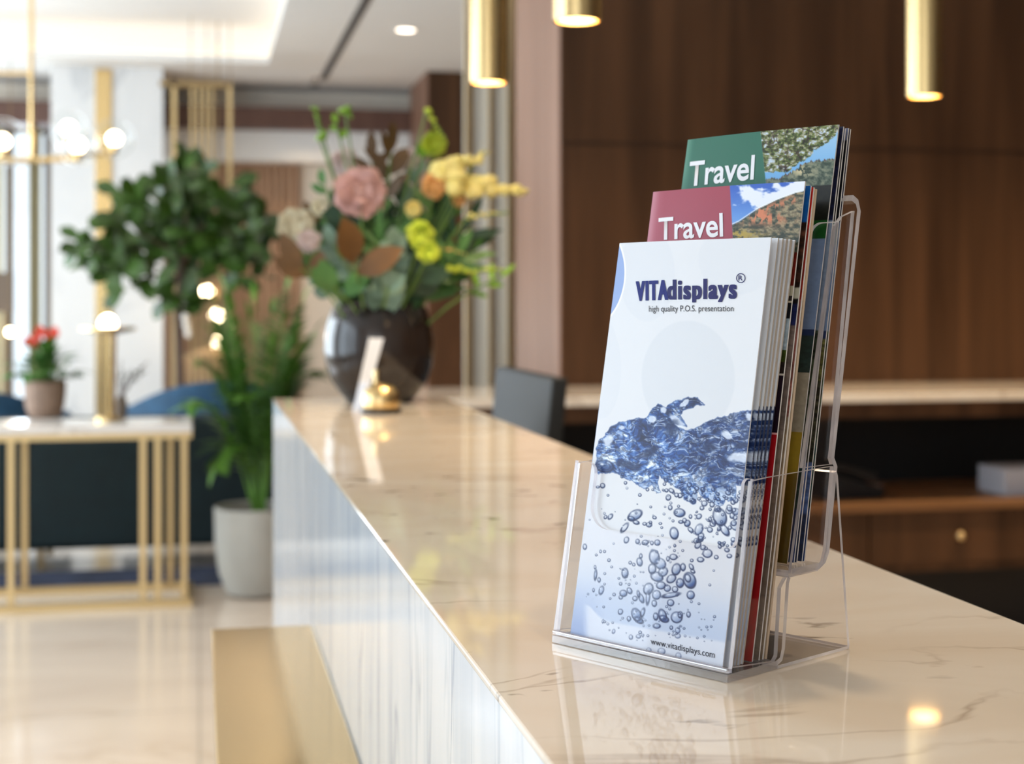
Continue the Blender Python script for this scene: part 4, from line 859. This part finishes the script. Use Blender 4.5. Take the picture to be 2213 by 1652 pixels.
spike(935, 585, 1085, 585, 'lime', 'long lime sprig low on the right', 10, 18)
spike(922, 238, 962, 300, 'lime', 'curved lime tendril at the top right of the flowers', 7, 9)
spike(680, 232, 690, 285, 'limeg', 'thin green tendril at the top left of the flowers', 5, 8)
spike(690, 300, 704, 285, 'limeg', 'bright green pod under the left tendril', 10, 5)
spike(745, 235, 757, 252, 'limeg', 'green pod at the top centre of the flowers', 9, 5)
leaves_stem(726, 268, 'limeg', 'small green leaf tip between the two upper pods', 3, .02, .012, start=.9)
leaves_stem(845, 330, 'burg', 'bronze pointed leaves standing above the pink rose', 9, .055, .018, dD=.02, start=.72, curl=.0)
leaves_stem(805, 345, 'burg', 'bronze leaf spray just right of the faint blush bloom', 6, .05, .016, dD=.03, start=.75, curl=0)
for (px, py, m, lab, n, L, W, dD) in ((650, 580, 'magn', 'large copper leaf spray low on the left', 3, .065, .04, -.1), (765, 570, 'magn', 'upright copper leaf in front of the vase opening', 2, .085, .045, -.13), (720, 620, 'leafg', 'olive leaf drooping over the left vase rim', 3, .06, .032, -.12),
    (850, 530, 'euca', 'grey-green eucalyptus sprig above the vase centre', 12, .035, .026, -.1), (720, 530, 'euca', 'grey-green eucalyptus sprig left of centre', 10, .035, .026, -.06), (905, 380, 'euca', 'grey-green leaf spray behind the apricot bloom', 9, .045, .026, .06), (640, 560, 'euca', 'pale eucalyptus tip at the far left of the flowers', 9, .03, .022, -.02),
    (1000, 505, 'leafd', 'dark green fern reaching right above the lime sprig', 16, .07, .016, 0), (960, 430, 'leafg', 'green leaf spray under the golden spikes', 14, .07, .02, .02), (985, 560, 'leafg', 'green leaf spray right of the vase opening', 12, .06, .016, -.02), (700, 400, 'leafg', 'thin green sprig left of the pink rose', 9, .035, .014, 0),
    (770, 480, 'leafd', 'dark leaf spray under the pink rose', 14, .055, .028, .0), (860, 440, 'leafd', 'dark leaf spray behind the yellow bloom', 14, .055, .028, .05), (820, 590, 'leafd', 'dark leaf spray at the vase mouth', 12, .055, .03, -.05), (690, 500, 'leafd', 'dark leaf spray behind the cream rose', 12, .05, .028, .04), (910, 600, 'leafd', 'dark leaf spray over the right vase rim', 10, .055, .03, -.04), (880, 490, 'leafg', 'mid green spray left of the lime pompons', 12, .05, .02, .0), (1080, 600, 'limeg', 'slender green tip beyond the long lime sprig', 5, .035, .01, 0), (760, 600, 'leafd', 'dark leaves behind the upright copper leaf', 12, .06, .03, .02), (840, 620, 'euca', 'blue-green leaves touching the vase rim', 10, .04, .026, -.09), (650, 540, 'leafg', 'green leaves below the cream rose', 9, .045, .02, -.03), (800, 440, 'leafg', 'loose green leaves right of the pink rose', 12, .05, .018, -.02), (735, 460, 'leafd', 'dark leaves under the left side of the pink rose', 12, .05, .026, -.03), (820, 520, 'leafg', 'narrow green leaves over the vase centre', 12, .06, .014, -.07), (940, 470, 'leafd', 'dark leaves behind the lime pompons', 12, .06, .024, .02), (670, 470, 'burg', 'bronze sprig behind the cream rose', 8, .04, .018, .03), (875, 570, 'leafd', 'dark leaves under the lime pompons', 12, .055, .026, -.06), (1020, 545, 'leafg', 'thin green fronds pointing right between the lime sprigs', 12, .055, .011, 0)):
    leaves_stem(px, py, m, lab, n, L, W, dD, start=.5 if n > 6 else .7)
# card holder and bell
c = onZ(790, 888, KZ)
cs = empty('card_stand', (c.x, c.y, KZ), 'tall white card leaning in a stand before the dark vase', 'card stand', rz=-YAW)
kx = 2.4 / F
MB().prism([(-27 * kx, 0), (-4 * kx, 0), (38 * kx, 155 * kx), (6 * kx, 156 * kx)], (0, 0, .002), (1, 0, 0), (0, .12, 1), (0, .0015, 0), 0, 0).build('card', M['paper'], cs)
MB().prism([(-29 * kx, 0), (-5 * kx, 0), (8 * kx, 60 * kx), (-12 * kx, 60 * kx)], (0, -.004, .0), (1, 0, 0), (0, .12, 1), (0, .003, 0), 0, 0).build('holder', M['acrylic_edge'], cs)
MB().box((-28 * kx, -.01, 0), (0, .03, .003)).build('base', M['acrylic_edge'], cs)
c = onZ(824, 892, KZ)
bl = empty('brass_bell', (c.x, c.y, KZ), 'small squat brass call bell beside the white card', 'bell')
MB().lathe([(.033, 0), (.033, .006), (.0, .007)], n=28).build('base', M['black_plastic'], bl)
MB().lathe([(.029, .008), (.031, .022), (.028, .034), (.020, .042), (.006, .047), (0, .047)], n=28).build('dome', M['brass'], bl, smooth=True)
MB().lathe([(.005, .046), (.004, .052), (.0055, .062), (.004, .068), (0, .069)], (-.008, 0, 0), n=14).build('button', M['brass'], bl, smooth=True)

# ------------------------------------------------------------------ console table
q1 = onZ(415, 1311, 0); TBY = q1.y; TBX1 = q1.x; TBX0 = TBX1 - 1.25; TZ = .765; TD = .42; wt = .034
tb = empty('console_table', (TBX1, TBY, 0), 'white topped console table with slim brass upright frame', 'table')
t_ = lambda mb: rel(mb, tb)
t_(MB().box((TBX0, TBY, TZ - .035), (TBX1, TBY + TD, TZ))).build('tabletop', M['white_stone'], tb, bevel=.003)
def bar(x, y, m='brass_soft'): t_(MB().box((x, y, wt), (x + wt * .75, y + wt * .75, TZ - .06))).build('upright', M[m], tb)
pf = lambda px: onY(px, 1100, TBY).x
for px in (-24, 16, 302, 334, 391): bar(pf(px), TBY)
for px in (48, 362): bar(onY(px, 1100, TBY + TD).x, TBY + TD - .03)
for yy in (TBY, TBY + TD - .027): 
    t_(MB().box((TBX0, yy, 0), (TBX1, yy + .027, .03))).build('bottom_rail', M['brass_soft'], tb)
    t_(MB().box((TBX0, yy, TZ - .06), (TBX1, yy + .027, TZ - .035))).build('top_rail', M['brass_soft'], tb)
t_(MB().box((TBX1 - .027, TBY + .027, 0), (TBX1, TBY + TD - .027, .03))).build('side_rail', M['brass_soft'], tb)
# potted plant on it
c = onZ(97, 901, TZ); pr = empty('potted_anthurium', (c.x, c.y, TZ), 'leafy houseplant with red blooms in a brown ribbed pot on the console', 'potted plant')
MB().lathe([(.058, 0), (.066, .0), (.082, .04), (.090, .10), (.092, .16), (.084, .162), (.082, .14), (0, .138)], n=40, rib=(.008, 18)).build('pot', M['pot_brown'], pr)
MB().lathe([(.08, .135), (.0, .142)], n=20).build('soil', M['soil'], pr)
ml = MB(); ms = MB(); mr = MB(); rp = random.Random(8)
for k in range(80):
    a = rp.uniform(0, 6.28); ti = rp.uniform(.1, 1.2); d = Vector((math.cos(a) * math.sin(ti), math.sin(a) * math.sin(ti), math.cos(ti))); L = rp.uniform(.06, .16)
    b = Vector((d.x * .02, d.y * .02, .14)); ms.tube([b, b + d * L], .0025, 5); ml.leaf(b + d * L, d + Vector((0, 0, -.5)), rp.uniform(.05, .085), rp.uniform(.04, .06), curl=.3)
for k, (ox, oz) in enumerate(((-.03, .335), (.0, .36), (.03, .33), (-.05, .31), (.045, .355))):
    ms.tube([(0, 0, .14), (ox, 0, oz)], .002, 5); mr.leaf((ox - .012, -.01, oz), (.3 * (-1) ** k, -.2, 1), .05, .045, up=(0, -1, .2)); mr.ball((ox, -.005, oz + .01), .016, 8, 6, jit=.2)
ml.build('leaves', M['leafg'], pr, smooth=True); ms.build('stems', M['stem'], pr); mr.build('blooms', M['red'], pr, smooth=True)
# table lamp
c = onZ(233, 909, TZ); lp = empty('table_lamp', (c.x, c.y, TZ), 'brass table lamp with flat disc shade and glowing globe on the console', 'lamp')
zg = (CAMZ - (706 - CY) * 6.5 / F) - TZ
MB().lathe([(.055, 0), (.055, .015), (.03, .022)], n=28).build('base', M['brass'], lp, smooth=True)
for k in range(5):
    a = k * 2 * math.pi / 5; MB().tube([(.022 * math.cos(a), .022 * math.sin(a), .02), (.03 * math.cos(a), .03 * math.sin(a), zg - .03)], .007, 8).build('rod', M['brass_dark' if k % 2 else 'brass'], lp, smooth=True)
MB().lathe([(.0, zg - .040), (.118, zg - .016), (.118, zg - .002), (.0, zg - .002)], n=40).build('disc', M['brass'], lp, smooth=True)
MB().ball((0, 0, zg + .012), .038, 18, 12).build('globe', M['bulb'], lp, smooth=True)
light('table_lamp_bulb', 'POINT', (c.x, c.y, TZ + zg + .08), 3, WARM, .04)
# twig vase
c = onZ(262, 903, TZ); tv = empty('twig_vase', (c.x, c.y, TZ), 'slim vase of dark bare twigs right behind the table lamp', 'vase')
MB().lathe([(.02, 0), (.028, .03), (.024, .08), (.012, .10)], n=20).build('vase_body', M['shade'], tv, smooth=True)
m1 = MB(); m2 = MB()
for k in range(9):
    a = rp.uniform(-1, 1); e = Vector((a * .14, rp.uniform(-.05, .05), rp.uniform(.18, .30))); m1.tube([(0, 0, .09), e * .5 + Vector((0, 0, .06)), e], .0018, 5)
    for j in range(5): m2.leaf(e.lerp(Vector((0, 0, .1)), rp.uniform(0, .6)), (rp.uniform(-1, 1), rp.uniform(-1, 1), rp.uniform(-.3, 1)), .025, .014)
m1.build('twigs', M['bark'], tv); m2.build('leaves', M['leafd'], tv)

# ------------------------------------------------------------------ palm in grey pot
c = onZ(562, 1300, 0); c.y += .17; pm = empty('potted_palm', (c.x, c.y, 0), 'green palm in a large pale grey pot beyond the marble counter face', 'potted plant')
MB().lathe([(.11, 0), (.14, .015), (.172, .10), (.188, .22), (.192, .38), (.186, .386), (.178, .38), (.175, .34), (0, .335)], n=48).build('pot', M['pot_grey'], pm, smooth=True)
MB().lathe([(.176, .338), (.1, .352), (0, .355)], n=24).build('soil', M['soil'], pm, smooth=True)
rp = random.Random(21)
def frond(parent, base, tip_off, sag, n=22, LL=.17, W=.026, m='palm'):
    b = Vector(base); t = Vector(tip_off); pts = [b + t * (i / 10) + Vector((0, 0, sag * math.sin(math.pi * (i / 10) * .9))) for i in range(11)]
    mb = MB(); mb.tube(pts, [.006 * (1 - .08 * i) for i in range(11)], 5)
    for i in range(n):
        q = 2.5 + 7.5 * i / n; a = pts[int(q)].lerp(pts[min(int(q) + 1, 10)], q % 1); d = (pts[min(int(q) + 1, 10)] - pts[int(q)]).normalized() if int(q) < 10 else (pts[10] - pts[9]).normalized()
        sd = d.cross(Vector((0, 0, 1))); sd = sd.normalized() if sd.length > .05 else Vector((1, 0, 0)); ln = LL * math.sin(math.pi * (.18 + .75 * i / n))
        for s in (-1, 1): mb.leaf(a, d * .9 + sd * s * .9 + Vector((0, 0, rp.uniform(-.35, .1))), ln, W, curl=.35, seg=4)
    mb.leaf(pts[-1], pts[-1] - pts[-2], LL * .6, W, curl=.2); return mb.build('frond', M[m], parent, smooth=True)
k_ = 6.5 / F
for (dx, top, dy, sag) in ((-60, 640, -.05, .10), (60, 635, .1, .10), (-105, 700, .05, .14), (110, 730, -.1, .15), (-15, 660, -.15, .05), (30, 690, .2, .08), (-140, 880, -.1, .20), (-95, 1010, -.15, .22), (130, 820, .1, .22), (-60, 760, .2, .12), (75, 780, -.15, .12), (-120, 790, 0, .2), (10, 760, -.2, .1), (-40, 860, -.2, .2), (-85, 670, .15, .08), (90, 665, .05, .12), (-30, 700, .1, .1), (40, 720, -.1, .1), (-100, 740, .1, .15), (60, 900, -.25, .2)):
    frond(pm, (rp.uniform(-.03, .03), rp.uniform(-.03, .03), .34), (dx * k_, dy, (CAMZ - (top - CY) * k_) - .34 - sag * .2), sag)
# ------------------------------------------------------------------ lounge furniture
rug = tag(MB().box((-3.2, onZ(300, 1272, 0).y, 0), (1.2, onZ(300, 1234, 0).y, .012)).build('rug', M['rug']), 'navy patterned rug under the sofa behind the console table', 'rug')
SY = onZ(250, 1238, 0).y; sx1 = onY(610, 1100, SY).x
so = empty('sofa', (sx1 - 1.1, SY, .012), 'dark teal velvet sofa with its back to us behind the console', 'sofa')
MB().box((-1.1, 0, .10), (1.1, .16, .72)).build('backrest', M['velvet_teal'], so, bevel=.04, bseg=4)
MB().box((-1.1, .16, .10), (1.1, .52, .40)).build('seat', M['velvet_teal'], so, bevel=.03, bseg=3)
for s in (-1, 1): MB().box((s * 1.1, .17, .10), (s * .94, .52, .58)).build('armrest', M['velvet_teal'], so, bevel=.04, bseg=3)
for x in (-1.0, -.02, 1.0):
    for y in (.05, .46): MB().box((x - .015, y - .015, 0), (x + .015, y + .015, .10)).build('leg', M['brass_dark'], so)
# blue barrel chair
def barrel(px, label, D=8.45, top=815, w=.54):
    c = P(px, 700, D); o = empty('barrel_chair', (c.x, c.y, .012), label, 'armchair'); h = CAMZ - (top - CY) * D / F - .012; mb = MB(); n = 36; vs = []
    for i in range(n + 1):
        a = math.pi * (-.08 + 1.16 * i / n) + math.pi; x, y = math.cos(a), math.sin(a); hh = h - .17 * abs(math.cos(a)) ** 2.2
        for r_, z in ((w, .16), (w * 1.02, hh - .03), (w * .98, hh), (w * .84, hh - .01), (w * .82, .38), (w * .82, .16)): vs.append((x * r_, y * r_ * .9, z))
    fs = [(i * 6 + k, i * 6 + (k + 1) % 6, (i + 1) * 6 + (k + 1) % 6, (i + 1) * 6 + k) for i in range(n) for k in range(6)] + [tuple(range(6)), tuple(n * 6 + k for k in range(6))[::-1]]
    mb.add(vs, fs).build('backrest', M['velvet_blue'], o, smooth=True)
    MB().lathe([(w * .8, .16), (w * .8, .40), (w * .74, .44), (0, .45)], n=28).build('seat', M['velvet_blue'], o, smooth=True)
    for k in range(4):
        a = k * math.pi / 2 + .78; MB().tube([(w * .6 * math.cos(a), w * .6 * math.sin(a), 0), (w * .6 * math.cos(a), w * .6 * math.sin(a), .17)], .014).build('leg', M['brass_dark'], o)
    return o
barrel(478, 'dark blue velvet barrel chair right of the marble column')
barrel(-60, 'blue velvet barrel chair at the left edge of the photo', top=832)
# fig tree
c = P(392, 700, 9.2); ft = empty('fig_tree', (c.x, c.y, .012), 'tall bushy fiddle-leaf fig tree standing behind the blue chair', 'tree')
MB().lathe([(.14, 0), (.19, .05), (.21, .38), (.19, .38), (0, .36)], n=32).build('pot', M['pot_grey'], ft, smooth=True)
MB().lathe([(.19, .362), (0, .37)], n=20).build('soil', M['soil'], ft)
kk = 9.2 / F; Fz = lambda py: CAMZ - (py - CY) * kk - .012; rp = random.Random(5)
trunk = [Vector((0, 0, .36)), Vector((-.01, 0, .9)), Vector((-.02, 0, 1.2)), Vector((.0, .02, Fz(560)))]
MB().tube(trunk, [.028, .024, .022, .016], 8).build('trunk', M['bark'], ft, smooth=True)
mb = MB(); lf = MB(); cl = []
for (px, py, rr) in ((215, 535, 50), (275, 560, 45), (330, 520, 60), (290, 420, 40), (370, 450, 55), (425, 350, 38), (410, 400, 50), (470, 450, 50), (520, 500, 55), (560, 450, 30), (440, 520, 70), (380, 590, 50), (300, 600, 35), (480, 560, 50), (560, 540, 40), (360, 400, 35), (250, 490, 35), (395, 640, 22), (420, 470, 60), (340, 470, 50), (500, 420, 35), (180, 520, 22), (575, 480, 25)):
    e = Vector(((px - 392) * kk, rp.uniform(-.25, .25), Fz(py + 15))); st_ = trunk[3] if py < 560 else trunk[2].lerp(trunk[3], .6)
    mb.tube(curve_pts(st_, e, (0, 0, .05), 5), [.011, .009, .008, .006, .005, .004], 6)
    for j in range(max(7, int(rr * .42))):
        d = Vector((rp.gauss(0, 1), rp.gauss(0, 1), rp.gauss(.35, .8))).normalized(); o_ = Vector((rp.gauss(0, 1), rp.gauss(0, .8), rp.gauss(0, 1))) * rr * kk * .42
        lf.leaf(e + o_, d, rp.uniform(.11, .19), rp.uniform(.07, .11), up=(rp.uniform(-.6, .6), -1, rp.uniform(0, 1)), curl=rp.uniform(.1, .4), shape=1.35)
mb.build('branches', M['bark'], ft, smooth=True); lf.build('leaves', M['fig'], ft, smooth=True)
# brass screen behind the tree
YS = 10.9; s0, s1 = onY(376, 300, YS).x, onY(496, 300, YS).x
zs_ = onY(400, 176, YS).z; br = empty('brass_screen', ((s0 + s1) / 2, YS, 0), 'slender brass rod screen rising behind the fig tree', 'screen'); w_ = (s1 - s0) / 2
for s in (-1, 1): MB().box((s * w_ - .016, -.02, 0), (s * w_ + .016, .02, zs_)).build('post', M['brass_soft'], br)
MB().box((-w_ - .10, -.02, zs_ - .04), (w_, .02, zs_)).build('top_rail', M['brass_dark'], br)
MB().box((-w_, -.02, 0), (w_, .02, .03)).build('bottom_rail', M['brass_dark'], br)
for k in range(4): x = (-.045 + .03 * k) * 1.5; MB().box((x - .008, -.01, .03), (x + .008, .01, zs_ - .04)).build('rod', M['brass_soft'], br)
# chandelier
DC = 8.0; c = P(68, 345, DC); chd = empty('chandelier', (c.x, c.y, HT), 'brass rod chandelier with clear globes and glowing bulbs, upper left', 'chandelier')
L3 = lambda px, py, dD=0: P(px, py, DC + dD) - Vector((c.x, c.y, HT))
MB().tube([(0, 0, 0), L3(68, 345)], .012, 8).build('down_rod', M['brass'], chd, smooth=True)
MB().lathe([(.06, -.03), (.06, 0)], n=24).build('ceiling_plate', M['brass'], chd)
MB().tube([L3(66, 158), L3(-80, 158), L3(-80, 340)], .011, 8).build('upper_loop', M['brass'], chd)
MB().tube([L3(-95, 345), L3(176, 345)], .013, 8).build('arm', M['brass'], chd)
MB().tube([L3(68, 345, -.55), L3(68, 345, 0) , L3(90, 345, .6)], .013, 8).build('arm', M['brass'], chd)
MB().tube([L3(68, 345, 0), L3(250, 330, .35)], .010, 8).build('arm', M['brass'], chd)
for (px, py, ra_, dD) in ((148, 278, 34, .3), (168, 314, 34, -.1), (247, 300, 36, .35), (5, 306, 40, -.3)):
    q = L3(px, py, dD); MB().lathe([(.02, -.075), (.026, -.04), (.012, -.03)], q, n=14).build('socket', M['brass'], chd, smooth=True)
    MB().ball(q, .040, 14, 10).build('bulb', M['bulb'], chd, smooth=True)
    MB().ball(q, ra_ * 1.25 * DC / F, 20, 14).build('glass_globe', M['glass'], chd, smooth=True)
# small cluster of globe lamps far behind
for i, (px, py, rr, lab) in enumerate(((447, 632, 20, 'upper glowing globe lamp between the fig trunk and the palm'), (468, 682, 20, 'middle glowing globe lamp above the blue chair'), (472, 741, 20, 'lowest glowing globe lamp just over the blue chair'), (497, 705, 9, 'tiny amber globe lamp right of the middle globe'), (22, 718, 12, 'small amber globe lamp near the left edge'))):
    c = P(px, py, 11.2); Hc = HT if TX0 < c.x < TX1 and c.y < TY1 else H; o = empty('globe_lamp', tuple(c), lab, 'lamp'); MB().ball((0, 0, 0), rr * .72 * 11.2 / F, 16, 10).build('globe', M['glow'], o, smooth=True)
    MB().tube([(0, 0, rr * .7 * 11.2 / F), (0, 0, Hc - c.z)], .003, 5).build('cord', M['brass_dark'], o)
# bead strand
c = P(412, 560, 11.0); o = empty('bead_strand', tuple(c), 'curved strand of pale glass drops hanging beside the fig trunk', 'ornament'); MB().tube([(0, 0, 0), (0, 0, HT - c.z)], .003, 5).build('cord', M['brass_dark'], o)
for k in range(9): a = P(412 - 16 * math.sin(k / 8 * 2.6) + 4, 585 + k * 17, 11.0) - c; MB().ball(a, .028, 10, 8, sc=(1, 1, 1.2)).build('glass_drop', mat('milk_glass', (.8, .76, .70), .2), o, smooth=True)
# tan chair in the distance
c = P(470, 800, 11.3); o = empty('tan_armchair', (c.x, c.y, 0), 'tan armchair with rounded back in the distance, under the globe lamps', 'armchair')
MB().prism([(.34 * math.cos(a) , .72 + .22 * math.sin(a)) for a in [math.pi * k / 12 for k in range(13)]] + [(-.34, .3), (.34, .3)], (0, 0, 0), (1, 0, 0), (0, 0, 1), (0, .1, 0), 0, 0).build('backrest', M['tan'], o, bevel=.02)
MB().box((-.34, .1, .25), (.34, .65, .45)).build('seat', M['tan'], o, bevel=.03)
for s in (-1, 1):
    for y in (.05, .6): MB().tube([(s * .28, y, 0), (s * .28, y, .3)], .018).build('leg', M['brass_dark'], o)
# floor lamp with taupe shade at the left
c = P(8, 700, 11.4); o = empty('floor_lamp', (c.x, c.y, 0), 'floor lamp with a square taupe shade at the left edge', 'lamp')
zl_ = CAMZ - (632 - CY) * 11.4 / F
MB().lathe([(.15, 0), (.15, .02), (.02, .03)], n=24).build('base', M['brass_dark'], o); MB().tube([(0, 0, .02), (0, 0, zl_)], .012).build('pole', M['brass_dark'], o)
MB().box((-.07, -.07, zl_ - .15), (.07, .07, zl_ + .15)).build('lamp_shade', M['shade'], o)
